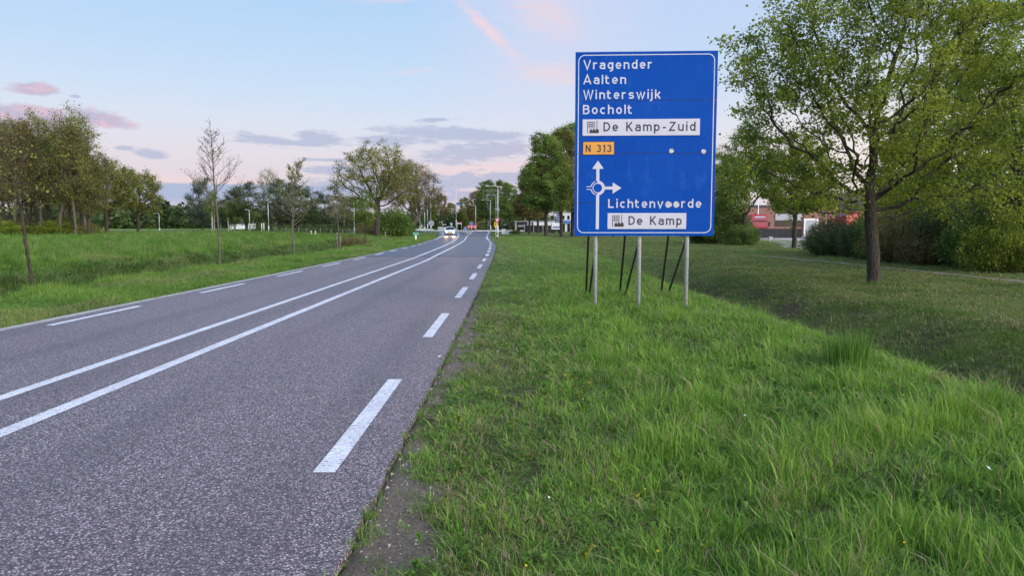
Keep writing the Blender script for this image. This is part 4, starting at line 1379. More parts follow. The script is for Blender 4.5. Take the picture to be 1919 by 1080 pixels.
    tint = np.clip(.48 + .20 * bign(X, Y, 7, 53) + .14 * hn + rng.normal(size=n) * .1 - .38 * sstep(4.2, 4.9, q) * (1 - sstep(6.4, 7.2, q)) + .10 * sstep(7, 9, q), 0, 1)
    clump = (bign(X, Y, 1.6, 55) > .75) & (q > 7)
    hh_ = np.where(clump, 2.3, 1.0)
    scl[:, 2] *= hh_
    tint = np.where(clump, tint * .25, tint)
    dry = np.clip(.03 + .25 * (bign(X, Y, 6, 54) > .6) + .15 * ((q > 5) & (q < 6.5)), 0, .4)
    scatter('field_grass', np.stack([X, Y, ground(X, Y)], 1), rot, scl, tint, dry, fieldp, 5, 'bright meadow grass of the left verge and the field behind it')

def field_clumps():
    rng = np.random.RandomState(15)
    pr = proto_collection('field_clump_proto', [tuft(160 + i, 46, .24, .12, .36, .011, .7) for i in range(4)], M['grass_dark'])
    P = sample_region(rng, lambda y: -90, lambda y: xl(y) - 4.3, 14, 118, lambda y: 1.3 * (30 / max(y, 30)) ** .5, 0)
    X, Y = P[:, 0], P[:, 1]
    q = xl(Y) - X
    keep = (q > 8.5) & (bign(X, Y, 9, 81) + .5 * bign(X * .25, Y, 4, 82) > .25) & (np.abs(X - cyc_x(Y)) > 1.4)
    A = P[keep]
    # rank dark growth on the ditch bank
    B = sample_region(rng, lambda y: xl(y) - 6.9, lambda y: xl(y) - 4.5, 13, 80, lambda y: 13.0 * (16 / max(y, 16)) ** .8, 0)
    B = B[bign(B[:, 0], B[:, 1], 2.5, 83) > -.75]
    P = np.concatenate([A, B]); X, Y = P[:, 0], P[:, 1]; n = len(P)
    big_ = np.concatenate([np.full(len(A), 1.0), np.full(len(B), .72)])
    g = (np.maximum(Y, 20) / 20) ** .25
    scl = np.stack([g * 1.25, g * 1.25, big_ * rng.uniform(.55, 1.25, n)], 1)
    rot = np.stack([rng.normal(size=n) * .1, rng.normal(size=n) * .1, rng.uniform(0, 6.28, n)], 1)
    scatter('field_clumps', np.stack([X, Y, ground(X, Y)], 1), rot, scl, np.clip(.5 + rng.normal(size=n) * .2, 0, 1), np.full(n, .03), pr, 4, 'darker rank grass clumps dotted over the left field and its ditch bank')

def path_x(Y):
    return np.interp(Y, [0, 10, 22.5, 30, 36, 42, 50], [15.6, 15.8, 16.2, 16.0, 15.7, 15.0, 13.5])
def cyc_x(Y):
    return np.interp(Y, [0, 66, 82, 150], [-44, -47, -49, -58])
make_grass()
field_clumps()

def drape(name, ys, xf, w, mat, zoff, label, cat='path', edge=0.0):
    ys = np.asarray(ys, float)
    cols = []
    for k_, s in enumerate((-.5, -.25, 0, .25, .5)):
        x = xf(ys) + s * w + (jag(ys, edge, k_) if abs(s) == .5 else 0)
        cols.append(np.stack([x, ys, ground(x, ys) + zoff], 1))
    k = 5; n = len(ys)
    V = np.stack(cols, 1).reshape(-1, 3)
    i = np.arange(n - 1)[:, None] * k + np.arange(k - 1)[None, :]
    o = link(name, np_mesh(name, V, [np.stack([i, i + 1, i + k + 1, i + k], -1).reshape(-1, 4)], smooth=True), mat)
    return tag(o, label, cat, kind='structure')
drape('dirt_path', np.arange(2, 44, .25), path_x, .60, M['dirt_path'], .02, 'narrow trodden dirt path across the right lawn', edge=.05)
drape('cycle_path', np.arange(20, 130, .6), cyc_x, 1.9, M['concrete'], .03, 'pale cycle path in front of the grove on the left')
sr = MB()
sr.prism([(-190, 150), (-190, 155.5), (-26, 160), (-26, 154)], 'z', .30, gz(-80, 153) + .06)
sr.build('side_road', M['asphalt_new'])
tag(COL.objects[-1], 'grey side road crossing far beyond the left field', 'road', kind='structure')
dv = MB()
dv.prism([(22.4, 58.5), (25.0, 56.5), (33, 74), (52, 126), (34, 126), (36.2, 104), (28, 75)], 'z', -.3, -.045)
dv.build('driveway', M['paving'])
tag(COL.objects[-1], 'grey paved driveway leading to the brick building', 'driveway', kind='structure')

# ------------------------------------------------------------------ the direction sign
XH, TH = .74, .165          # x-height and stroke of the road lettering, capital height 1
def _arc(cx, cy, rx, ry, a0, a1, n=10):
    return [(cx + rx * math.cos(R(a0 + (a1 - a0) * k / n)), cy + ry * math.sin(R(a0 + (a1 - a0) * k / n))) for k in range(n + 1)]
def glyph(c):
    """centre lines of one letter as strokes, and its advance width"""
    h = TH / 2
    w = .37                    # width between stem centres of round lower case letters
    m, r = XH / 2, XH / 2 - h
    bowl = _arc(w / 2, m, w / 2, r, 0, 360, 20)
    arch = lambda x0, ww: _arc(x0 + ww / 2, XH - h - ww * .45, ww / 2, ww * .45, 180, 0)
    g = {
        'a': ([_arc(w / 2, XH - h - .14, w / 2, .14, 165, 0) + [(w, 0)], [(w, .43), (w * .5, .43)] + _arc(w * .42, .255, w * .42, .172, 90, 270) + [(w, h)]], w),
        'b': ([[(0, 0), (0, 1)], bowl], w), 'd': ([[(w, 0), (w, 1)], bowl], w),
        'c': ([_arc(w / 2, m, w / 2, r, 45, 315, 16)], w * .92),
        'e': ([[(0, m), (w, m)] + _arc(w / 2, m, w / 2, r, 0, 318, 18)], w),
        'g': ([bowl, [(w, XH), (w, -.05), (w - .06, -.15), (w - .22, -.22)]], w),
        'h': ([[(0, 0), (0, 1)], arch(0, w) + [(w, 0)]], w),
        'i': ([[(0, 0), (0, XH)], [(0, .86), (0, 1.02)]], 0), 'j': ([[(0, XH), (0, -.08), (-.05, -.17), (-.15, -.21)], [(0, .86), (0, 1.02)]], 0),
        'k': ([[(0, 0), (0, 1)], [(w, XH), (.06, .34)], [(.13, .42), (w * 1.03, 0)]], w),
        'l': ([[(0, 0), (0, 1)]], 0),
        'm': ([[(0, 0), (0, XH)], arch(0, .31) + [(.31, 0)], arch(.31, .31) + [(.62, 0)]], .62),
        'n': ([[(0, 0), (0, XH)], arch(0, w) + [(w, 0)]], w),
        'o': ([bowl], w), 'p': ([[(0, XH), (0, -.26)], bowl], w),
        'r': ([[(0, 0), (0, XH)], _arc(w / 2, XH - h - .17, w / 2, .17, 180, 62)], w * .66),
        's': ([[(w * .95, XH - .19)] + _arc(w / 2, XH - h - .135, w * .46, .135, 20, 250, 12) + _arc(w / 2, h + .150, w * .49, .150, 70, -160, 12)], w * .98),
        't': ([[(0, .95), (0, .22)] + _arc(.13, .22, .13, .22 - h, 180, 270, 6) + [(.24, h)], [(-.13, XH - h), (.22, XH - h)]], .22),
        'u': ([[(w, 0), (w, XH)], [(0, XH)] + _arc(w / 2, h + w * .45, w / 2, w * .45, 180, 360)], w),
        'v': ([[(-.03, XH), (w / 2, 0), (w + .03, XH)]], w),
        'w': ([[(-.02, XH), (.16, 0), (.31, XH * .95), (.46, 0), (.64, XH)]], .62),
        'A': ([[(-.03, 0), (.26, 1), (.55, 0)], [(.09, .30), (.43, .30)]], .52),
        'B': ([[(0, 0), (0, 1)], [(0, 1 - h), (.22, 1 - h)] + _arc(.22, .735, .19, .182, 90, -90) + [(0, .55)], [(.2, .55)] + _arc(.22, .315, .22, .235, 90, -90) + [(0, h)]], .43),
        'D': ([[(0, 0), (0, 1)], [(0, 1 - h), (.16, 1 - h)] + _arc(.16, .5, .30, .5 - h, 90, -90, 14) + [(0, h)]], .46),
        'K': ([[(0, 0), (0, 1)], [(.43, 1), (.05, .42)], [(.14, .54), (.47, 0)]], .45),
        'L': ([[(0, 1), (0, h), (.42, h)]], .40),
        'N': ([[(0, 0), (0, 1)], [(0, .97), (.46, .03)], [(.46, 0), (.46, 1)]], .46),
        'V': ([[(-.04, 1), (.235, 0), (.51, 1)]], .48),
        'W': ([[(-.03, 1), (.17, 0), (.36, .98), (.55, 0), (.75, 1)]], .72),
        'Z': ([[(0, 1 - h), (.45, 1 - h), (.0, h), (.47, h)]], .46),
        '3': ([_arc(.20, .735, .20, .18, 150, -80, 12), _arc(.20, .315, .22, .232, 80, -150, 12)], .42),
        '1': ([[(.0, .80), (.16, .96)], [(.17, 1), (.17, 0)]], .18),
        '-': ([[(0, .38), (.28, .38)]], .28),
        ' ': ([], .18),
    }
    return g[c]

def lettering(name, txt, x0, x1, base, cap, y, mat, parent, weight=1.0):
    """road sign lettering in the plane y=const (facing -y), from x0 to x1"""
    strokes, owner, x, wi = [], [], 0.0, 0
    for c in txt:
        ss, w = glyph(c)
        wi += c == ' '
        owner += [wi] * len(ss)
        x += TH / 2
        for q in ss:
            strokes.append([(px + x, pz) for px, pz in q])
        x += w + TH / 2 + .155
    xs = [p[0] for q in strokes for p in q]
    lo, hi = min(xs) - TH / 2, max(xs) + TH / 2
    sx = (x1 - x0) / (hi - lo)
    parts = [([], []) for _ in range(wi + 1)]
    for k, q in enumerate(strokes):
        V, Fq = parts[owner[k]]
        P = np.array([(x0 + (a - lo) * sx, base + b * cap) for a, b in q])
        P = P[np.concatenate([[True], np.linalg.norm(np.diff(P, axis=0), axis=1) > 1e-5])]
        closed = np.linalg.norm(P[0] - P[-1]) < 1e-6
        hw = TH * .93 * weight * cap / 2
        n = len(P)
        d = np.diff(P, axis=0); d /= np.linalg.norm(d, axis=1, keepdims=True)
        o = len(V)
        yy = y - .00025 * (k % 3)
        for i in range(n):
            d0 = d[i - 1] if i > 0 else (d[-1] if closed else d[0])
            d1 = d[i] if i < n - 1 else (d[0] if closed else d[-1])
            t = d0 + d1
            t /= max(np.linalg.norm(t), 1e-6)
            nrm = np.array([-t[1], t[0]])
            f = min(1.0 / max(abs(np.dot(nrm, np.array([-d0[1], d0[0]]))), .3), 2.2)
            a, b = P[i] + nrm * hw * f, P[i] - nrm * hw * f
            V += [(a[0], yy, a[1]), (b[0], yy, b[1])]
        for i in range(n - 1):
            Fq.append((o + 2*i, o + 2*i + 1, o + 2*i + 3, o + 2*i + 2))
    for V, Fq in parts:
        link(name, np_mesh(name, np.array(V), [np.array(Fq)]), mat, parent)

def sign_blue_mat():
    m = bpy.data.materials.new('sign_panel_blue')
    m.use_nodes = True
    t = NT(m.node_tree)
    out = t.n('ShaderNodeOutputMaterial')
    p = t.n('ShaderNodeBsdfPrincipled')
    co = t.n('ShaderNodeTexCoord').outputs['Object']
    nz = t.noise(t.vscale(co, (.7, 1, 1.3)), 1.1, 4, .55)
    fad = t.noise(t.vscale(co, (1.5, 1, .8)), 2.6, 5, .65)
    c = t.ramp(nz, [(.3, (.0009, .052, .305, 1)), (.7, (.0018, .064, .345, 1))])
    c = t.mix(t.ss(fad, .52, .70, 0, .22), c, (.040, .13, .47, 1))  # paler blotches paint a faint reflection into the blue
    t.set(p.inputs['Base Color'], c)
    p.inputs['Roughness'].default_value = .25
    p.inputs['Specular IOR Level'].default_value = .045
    b = t.n('ShaderNodeBump')
    b.inputs['Strength'].default_value = .35
    b.inputs['Distance'].default_value = .05
    t.set(b.inputs['Height'], t.noise(t.vscale(co, (.6, 1, 1.2)), 1.6, 3, .5))
    t.t.links.new(b.outputs[0], p.inputs['Normal'])
    t.t.links.new(p.outputs[0], out.inputs[0])
    return m
M['sign_panel_blue'] = sign_blue_mat()

def build_sign():
    Y0 = 14.15
    pL, pR = at(1076.5, 443, Y0), at(1335.5, 441, Y0)
    W_ = (pR.x - pL.x)
    zb = hz(442, Y0); zt = hz(96.0, Y0)
    H_ = zt - zb
    yaw = R(2.6)
    root = empty('direction_sign', (pL.x, Y0 + .05, gz(2.5, Y0)), -yaw, 'tall blue roundabout direction sign on three galvanised posts in the verge', 'road sign')
    z0 = zb - root.location.z
    W_ = W_ / math.cos(yaw) * 1.0
    # photograph reading: u,v in sign pixels (0..262, 0..346 from the top left)
    X = lambda px: (px - 1077.0) / 262.0 * W_
    Z = lambda py: z0 + (443.0 - py) / 346.0 * H_
    # pixel rows measured on the photo drift with the tilt of the board; undo it
    def ZZ(px, py):
        k = (px - 1077.0) / 262.0
        top, bot = 98.0 - 4.0 * k, 443.5 - 2.0 * k
        return z0 + (bot - py) / (bot - top) * H_
    seams = [0.0, .262, .548, .818, 1.0]
    for a, b in zip(seams, seams[1:]):
        mb = MB()
        zt_, zb_ = z0 + H_ * (1 - a), z0 + H_ * (1 - b)
        mb.box(0, W_, 0, .035, zb_ + (.005 if b < 1 else 0), zt_ - (.005 if a > 0 else 0))
        mb.build('panel', M['sign_panel_blue'], root)
    # white border line with round corners
    def rrect(i, r, n=6):
        pts = []
        x0_, x1_, a_, b_ = i, W_ - i, z0 + i, z0 + H_ - i
        for cx, cz, s in ((x1_ - r, b_ - r, 0), (x0_ + r, b_ - r, 90), (x0_ + r, a_ + r, 180), (x1_ - r, a_ + r, 270)):
            for k in range(n + 1):
                th = R(s + 90 * k / n)
                pts.append((cx + r * math.cos(th), cz + r * math.sin(th)))
        return pts
    o_, i_ = rrect(.054, .13), rrect(.071, .113)
    n = len(o_)
    V = np.array([(x, -.003, z) for x, z in o_ + i_])
    i = np.arange(n)
    link('border', np_mesh('border', V, [np.stack([i, (i + 1) % n, n + (i + 1) % n, n + i], 1)]), M['sign_white'], root)
    yw = -.004
    def word(txt, xa, xb, yb, yt, mat, y=yw, bold=1.0):
        lettering('lettering', txt, X(xa), X(xb), ZZ((xa + xb) / 2, yb), ZZ((xa + xb) / 2, yt) - ZZ((xa + xb) / 2, yb), y, mat, root, bold)
    Wm, Bm = M['sign_white'], M['sign_black']
    word('Vragender', 1091, 1219.5, 128.8, 111.8, Wm)
    word('Aalten', 1091, 1171.5, 156.8, 139.7, Wm)
    word('Winterswijk', 1091, 1236, 184.2, 167.3, Wm)
    word('Bocholt', 1091, 1184, 212.6, 195.2, Wm)
    word('Lichtenvoorde', 1140, 1315, 388.8, 372.0, Wm)
    def plate(name, xa, xb, yt, yb, mat, y0=-.012):
        mb = MB()
        mb.box(X(xa), X(xb), y0, -.001, ZZ((xa+xb)/2, yb), ZZ((xa+xb)/2, yt), .004)
        return mb.build(name, mat, root)
    plate('plate', 1091, 1308.5, 221.5, 252.5, Wm)
    word('De Kamp-Zuid', 1129.5, 1301, 244.2, 226.8, Bm, -.0135)
    plate('plate', 1139.5, 1287, 399, 429.6, Wm)
    word('De Kamp', 1178.5, 1279, 421.6, 404.6, Bm, -.0135)
    plate('plate', 1091.2, 1151, 264, 289.6, Bm, -.008)
    plate('plate', 1092.4, 1149.8, 265.2, 288.6, M['sign_orange'], -.012)
    word('N 313', 1097, 1145.5, 284.2, 270.2, Bm, -.0135, 1.1)
    # factory symbols
    def factory(xa, yt):
        s = 21.5; h = 21.5
        mb = MB()
        A = lambda fx: X(xa + fx * s)
        B = lambda fy: ZZ(xa, yt + fy * h)
        y0, y1 = -.0145, -.011
        # gridded block: outline bars
        for fx in (0.0, .19, .38, .57):
            mb.box(A(fx), A(fx + .055), y0, y1, B(.60 if fx else 1.0), B(0))
        for fy in (0.0, .19, .38):
            mb.box(A(0), A(.62), y0 + .0005, y1, B(fy + .055), B(fy))
        mb.box(A(.80), A(.855), y0, y1, B(.66), B(-.08))
        # saw tooth works building
        mb.prism([(A(.19), B(1.0)), (A(1.0), B(1.0)), (A(1.0), B(.70)), (A(.80), B(.60)), (A(.72), B(.76)), (A(.54), B(.56)), (A(.46), B(.76)), (A(.32), B(.62)), (A(.19), B(.78))][::-1], 'y', y0, y1)
        mb.build('factory_symbol', Bm, root)
    factory(1100, 227.3); factory(1148.5, 404.0)
    # lane diagram
    def flat(name, fn):
        mb = MB(); fn(mb); return mb.build(name, Wm, root)
    y0, y1 = -.005, -.001
    cx, cz = X(1120.5), ZZ(1120, 352.0)
    u = W_ / 262.0
    flat('arrow', lambda mb: mb.prism([(cx - 2.9*u, cz + 13*u), (cx + 2.9*u, cz + 13*u), (cx + 2.9*u, ZZ(1120, 316)), (cx + 10.5*u, ZZ(1120, 315.2)), (cx, ZZ(1120, 300)), (cx - 10.5*u, ZZ(1120, 315.2)), (cx - 2.9*u, ZZ(1120, 316))], 'y', y0, y1))
    flat('arrow', lambda mb: mb.prism([(cx + 12.5*u, cz - 2.7*u), (X(1148.5), cz - 2.7*u), (X(1148.5), cz - 10.5*u), (X(1165), cz), (X(1148.5), cz + 10.5*u), (X(1148.5), cz + 2.7*u), (cx + 12.5*u, cz + 2.7*u)], 'y', y0, y1))
    flat('arrow_stem', lambda mb: mb.prism([(cx - 2.9*u, ZZ(1120, 430.5)), (cx + 2.9*u, ZZ(1120, 430.5)), (cx + 2.9*u, cz - 12*u), (cx - 2.9*u, cz - 12*u)], 'y', y0, y1))
    def arc(mb, r0, r1, a0, a1, n=24):
        for k in range(n):
            t0, t1 = R(a0 + (a1-a0)*k/n), R(a0 + (a1-a0)*(k+1)/n)
            P = lambda r, th: (cx + r*u*math.cos(th), cz + r*u*math.sin(th))
            mb.prism([P(r0, t0), P(r1, t0), P(r1, t1), P(r0, t1)], 'y', -.0045, y1)
    flat('roundabout_symbol', lambda mb: (arc(mb, 8.2, 13.6, -92, 92), arc(mb, 8.2, 9.7, 92, 268), arc(mb, 12.0, 13.6, 110, 172), arc(mb, 12.0, 13.6, 188, 250),
                                  mb.box(cx - 21*u, cx - 12.6*u, -.0045, y1, cz + 1.9*u, cz + 3.2*u), mb.box(cx - 21*u, cx - 12.6*u, -.0045, y1, cz - 3.2*u, cz - 1.9*u)))
    for px, py, r in ((1257, 280.7, 4.3), (1316.5, 281.7, 4.3), (1255.4, 382.4, 4.5), (1269.4, 382.2, 4.5)):
        mb = MB(); mb.disc((X(px), ZZ(px, py)), r*u, -.008, -.001, 18); mb.build('sticker', M['sticker'], root)
    # posts with back rails
    for px, pf, f1 in ((1117, 1098, 1103), (1200, 1160.5, 1169.5), (1290, 1237.5, 1248.5)):
        xx = (px - 1077) / 262 * W_ + .01
        mb = MB(); mb.tube([(xx, .085, -.25), (xx, .085, z0 + H_ - .12)], .041, 12); mb.build('post', M['galv'], root)
        mb = MB(); mb.box(xx - .075, xx + .075, .037, .15, z0 - .005, z0 + .06, .01); mb.build('clamp', M['galv'], root)
        for k, (q, d, zt_) in enumerate(((pf, 17.7, z0 + H_ * .80), (f1, 17.55, z0 + .10))):
            w_ = at(q, 552, d)
            loc = Vector((w_.x, d, gz(w_.x, d))) - root.location
            c, s = math.cos(yaw), math.sin(yaw)
            lx, ly = loc.x * c - loc.y * s, loc.x * s + loc.y * c
            mb = MB(); mb.tube([(lx, ly, loc.z - .15), (xx + (.05 if k else -.05), .12, zt_)], .026, 8); mb.build('strut', M['strut'], root)
    for f in seams[1:-1]:
        mb = MB(); mb.box(.01, W_ - .01, .002, .030, z0 + H_ * (1 - f) - .0048, z0 + H_ * (1 - f) + .0048); mb.build('seam_blackout', M['rubber'], root)  # dark filler added so no sky light shows through the panel gaps
    for f in (.10, .40, .68, .93):
        mb = MB(); mb.box(.05, W_ - .05, .036, .066, z0 + H_ * f, z0 + H_ * f + .06); mb.build('back_rail', M['galv'], root)
build_sign()

# ------------------------------------------------------------------ street lamps and masts
def lamp(px, base, top, Y, arm, label, double=False, dish=False, r=.075):
    p = place(px, Y)
    h = hz(top, Y) - p.z
    root = empty('street_lamp', p, 0, label, 'street lamp', 'street lamps around the roundabout and the field')
    mb = MB(); mb.tube([(0, 0, 0), (0, 0, h * .25)], r * 1.35, 8).tube([(0, 0, h * .25), (0, 0, h - .35)], r, 8, r * .7); mb.build('pole', M['lamp_grey'], root)
    for s in ((-1, 1) if double else (1,)):
        L = arm * s
        mb = MB(); mb.tube([(0, 0, h - .4), (0, 0, h - .15), (L * .12, 0, h - .03), (L * .35, 0, h + .0), (L * .75, 0, h + .0)], r * .62, 7); mb.build('arm', M['lamp_grey'], root)
        mb = MB(); a, b = sorted((L * .72, L)); mb.box(a, b, -.14, .14, h - .05, h + .07, .03); mb.build('lamp_head', M['lamp_grey'], root)
    return root
lamp(299, 432, 400, 140, -1.0, 'short pale lamp post right of the round crowned field tree')
lamp(468, 430, 393, 138, -.75, 'short bent lamp post in front of the dark rounded tree')
lamp(503.5, 432, 378.5, 124, .5, 'tall straight lamp post in front of the hedge')
lamp(664, 430, 378, 128, -.5, 'pale lamp post left of the broad roadside oak')
lamp(787, 430, 390, 185, -.8, 'leftmost lamp post of the four near the lattice mast', r=.09)
lamp(796, 430, 392, 180, -1.2, 'short lamp post with a flat arm near the lattice mast', r=.09)
lamp(801.5, 430, 372, 175, -.6, 'tall lamp post just left of the lattice mast', r=.09)
lamp(807.5, 431, 365, 165, -2.2, 'tall lamp post with long arm beside the blue round sign', r=.09)
lamp(855, 427, 346, 225, 1.8, 'double armed lamp on the roundabout island behind the white car', double=True, r=.10)
lamp(891.5, 428, 384.5, 200, -1.7, 'low curved lamp behind the red and white board', r=.09)
lamp(919, 432, 374.5, 165, -2.0, 'curved lamp at the far right of the roundabout entry', r=.08)
lamp(929.5, 440, 365.5, 128, -1.75, 'curved lamp behind the red triangle sign', r=.075)
lamp(933, 448, 348.5, 99, -1.7, 'tallest curved lamp at the right road edge carrying the triangle sign', r=.072)
for px, Y, tp, lb in ((984, 175, 403, 'thin lamp left of the black yard fence'), (1038.5, 175, 402, 'thin pole in front of the blue white building')):
    lamp(px, 430, tp, Y, -.6, lb, r=.06)

def lattice_mast():
    Y = 300
    p = place(809, Y)
    h = hz(288, Y) - p.z
    root = empty('lattice_mast', p, 0, 'slim lattice radio mast with antennas above the left trees', 'mast')
    mb = MB(); w = .55
    legs = [(-w, -w), (w, -w), (w, w), (-w, w)]
    for x, y in legs: mb.tube([(x, y, 0), (x * .45, y * .45, h * .8)], .10, 5)
    mb.build('mast_legs', M['galv'], root)
    mb = MB(); n = 18
    for k in range(n):
        z0_, z1_ = h * .8 * k / n, h * .8 * (k + 1) / n
        f0, f1 = 1 - .55 * k / n, 1 - .55 * (k + 1) / n
        for (a, b), (c, d) in zip(legs, legs[1:] + legs[:1]):
            mb.tube([(a * f0, b * f0, z0_), (c * f1, d * f1, z1_)], .045, 4)
    mb.build('bracing', M['galv'], root)
    mb = MB(); mb.tube([(-1.6, 0, h * .74), (1.6, 0, h * .74)], .09, 5)
    for x, l in ((-1.6, 2.6), (0, 6.5), (1.6, 2.6)): mb.tube([(x, 0, h * .70), (x, 0, h * .74 + l)], .07, 5)
    mb.build('antenna', M['galv'], root)
lattice_mast()

# ------------------------------------------------------------------ small signs around the roundabout
def tri(cx, cz, s, point_down=True):
    k = -1 if point_down else 1
    return [(cx - s/2, cz - k*s*.29), (cx + s/2, cz - k*s*.29), (cx, cz + k*s*.58)]
def yield_sign():
    p = place(931.8, 98.6)
    root = empty('yield_sign', p, 0, 'red and white upside down triangle sign on a banded post', 'road sign')
    zc = hz(412.5, 98.6) - p.z
    mb = MB(); mb.tube([(0, .05, 0), (0, .05, zc + .3)], .04, 8); mb.build('post', M['galv'], root)
    for z0_, z1_ in ((.05, .32), (.58, .85)):
        mb = MB(); mb.tube([(0, .05, z0_), (0, .05, z1_)], .085, 8); mb.build('black_band', M['rubber'], root)
    mb = MB(); mb.tube([(0, .05, .32), (0, .05, .58)], .085, 8); mb.build('white_band', M['white_paint'], root)
    mb = MB(); mb.prism(tri(0, zc, .80), 'y', -.02, .01); mb.build('plate', M['sign_red'], root)
    mb = MB(); mb.prism(tri(0, zc + .0, .48), 'y', -.03, -.021); mb.build('plate_face', M['sign_white'], root)
    p = place(928.8, 101)
    root = empty('yellow_sign', p, 0, 'tall yellow plate with black mark left of the triangle sign', 'road sign')
    z0_, z1_ = hz(426, 101) - p.z, hz(416.5, 101) - p.z
    mb = MB(); mb.tube([(0, .04, 0), (0, .04, z1_)], .035, 8); mb.build('post', M['galv'], root)
    mb = MB(); mb.box(-.2, .2, -.02, .01, z0_, z1_, .01); mb.build('plate', M['yellow'], root)
    mb = MB(); mb.prism([(-.04, z0_ + .12), (.05, z0_ + .12), (.05, z0_ + .5), (.10, z0_ + .5), (.02, z0_ + .64), (-.08, z0_ + .5), (-.04, z0_ + .5)], 'y', -.028, -.0205); mb.build('arrow', M['sign_black'], root)
yield_sign()
def round_sign(px, py, Y, r, col, label, mark=True, ground_z=True):
    p = place(px, Y)
    root = empty('round_sign', p, 0, label, 'road sign')
    zc = hz(py, Y) - p.z
    mb = MB(); mb.tube([(0, .05, 0), (0, .05, zc)], .045, 8); mb.build('post', M['galv'], root)
    mb = MB(); mb.disc((0, zc), r, -.02, .0, 22); mb.build('rim', M['sign_white'], root)
    mb = MB(); mb.disc((0, zc), r * .9, -.03, -.021, 22); mb.build('plate', col, root)
    if mark == 'arrows':
        for k in range(3):
            a = R(90 + 120 * k)
            mb = MB()
            pts = [(r*.55*math.cos(a + t_) , zc + r*.55*math.sin(a + t_)) for t_ in (0, .5, 1.0, 1.4)] + [(r*.35*math.cos(a + t_), zc + r*.35*math.sin(a + t_)) for t_ in (1.2, .9, .5, 0)]
            mb.prism(pts, 'y', -.036, -.031); mb.build('arrow', M['sign_white'], root)
    elif mark:
        mb = MB(); mb.prism([(-.28*r, zc + .5*r), (-.5*r, zc + .28*r), (.1*r, zc - .3*r), (-.15*r, zc - .5*r), (.55*r, zc - .55*r), (.5*r, zc + .12*r), (.3*r, zc - .1*r)], 'y', -.036, -.031); mb.build('arrow', M['sign_white'], root)
round_sign(883.5, 419.3, 172, .42, M['sign_blue'], 'round blue roundabout sign above the red and white board', 'arrows')
round_sign(871.5, 428.8, 168, .42, M['sign_blue'], 'low round blue keep right sign on the splitter island')
round_sign(892, 420, 176, .30, M['sign_red'], 'small round red rimmed sign on the pole right of the board', False)
round_sign(808.5, 418.5, 160, .62, M['grey_panel'], 'grey back of a round sign beside the tall left lamp post', False)
round_sign(846, 420, 190, .36, M['grey_panel'], 'small grey sign back above the white car roof', False)
def chevrons():
    p = place(884, 190)
    root = empty('chevron_board', p, 0, 'red and white striped warning board on the roundabout island', 'road sign')
    z0_, z1_ = hz(428.2, 190) - p.z, hz(422.3, 190) - p.z
    for x in (-1, 1):
        mb = MB(); mb.tube([(x, .06, 0), (x, .06, z1_)], .05, 6); mb.build('post', M['galv'], root)
    mb = MB(); mb.box(-1.3, 1.3, -.03, .02, z0_, z1_, .01); mb.build('plate', M['sign_red'], root)
    for x in (-.75, .0, .75):
        for zz in (.28, .72):
            mb = MB(); zc = z0_ + (z1_ - z0_) * zz; mb.box(x - .22, x + .22, -.04, -.031, zc - .09, zc + .09); mb.build('stripe', M['sign_white'], root)
chevrons()
def mushroom():
    Y = 90
    p = place(779, Y)
    root = empty('cycle_signpost', p, 0, 'low white cycle signpost with green and white plates by the left verge', 'signpost')
    mb = MB(); mb.box(-.09, .09, -.09, .09, 0, .78, .01); mb.build('post', M['white_paint'], root)
    mb = MB(); mb.box(-.36, -.02, -.12, .10, .72, 1.05, .02); mb.build('plate', M['sign_green'], root)
    mb = MB(); mb.box(.02, .36, -.12, .10, .72, 1.05, .02); mb.build('plate', M['sign_green'], root)
    for x in (-.19, .19):
        mb = MB(); mb.box(x - .11, x + .11, -.127, -.121, .84, .93); mb.build('plate_strip', M['sign_white'], root)
mushroom()
def barrier():
    p = place(829.5, 186)
    root = empty('guard_rail', p, 0, 'white double guard rail left behind the white car', 'guard rail')
    for zz in (.55, 1.05):
        mb = MB(); mb.box(-1.25, 1.25, -.05, .05, zz, zz + .22, .02); mb.build('rail', M['white_paint'], root)
    for x in (-1.1, 1.1):
        mb = MB(); mb.box(x - .05, x + .05, .055, .12, 0, 1.25); mb.build('post', M['galv'], root)
    p = place(793, 190)
    root = empty('guard_rail', p, 0, 'long low pale guard rail beyond the left road edge', 'guard rail')
    mb = MB(); mb.box(-3.0, 2.6, -.04, .04, .45, .72, .02); mb.build('rail', M['white_paint'], root)
    for x in (-2.6, -.9, .8, 2.3):
        mb = MB(); mb.box(x - .05, x + .05, .045, .12, 0, .7); mb.build('post', M['galv'], root)
barrier()
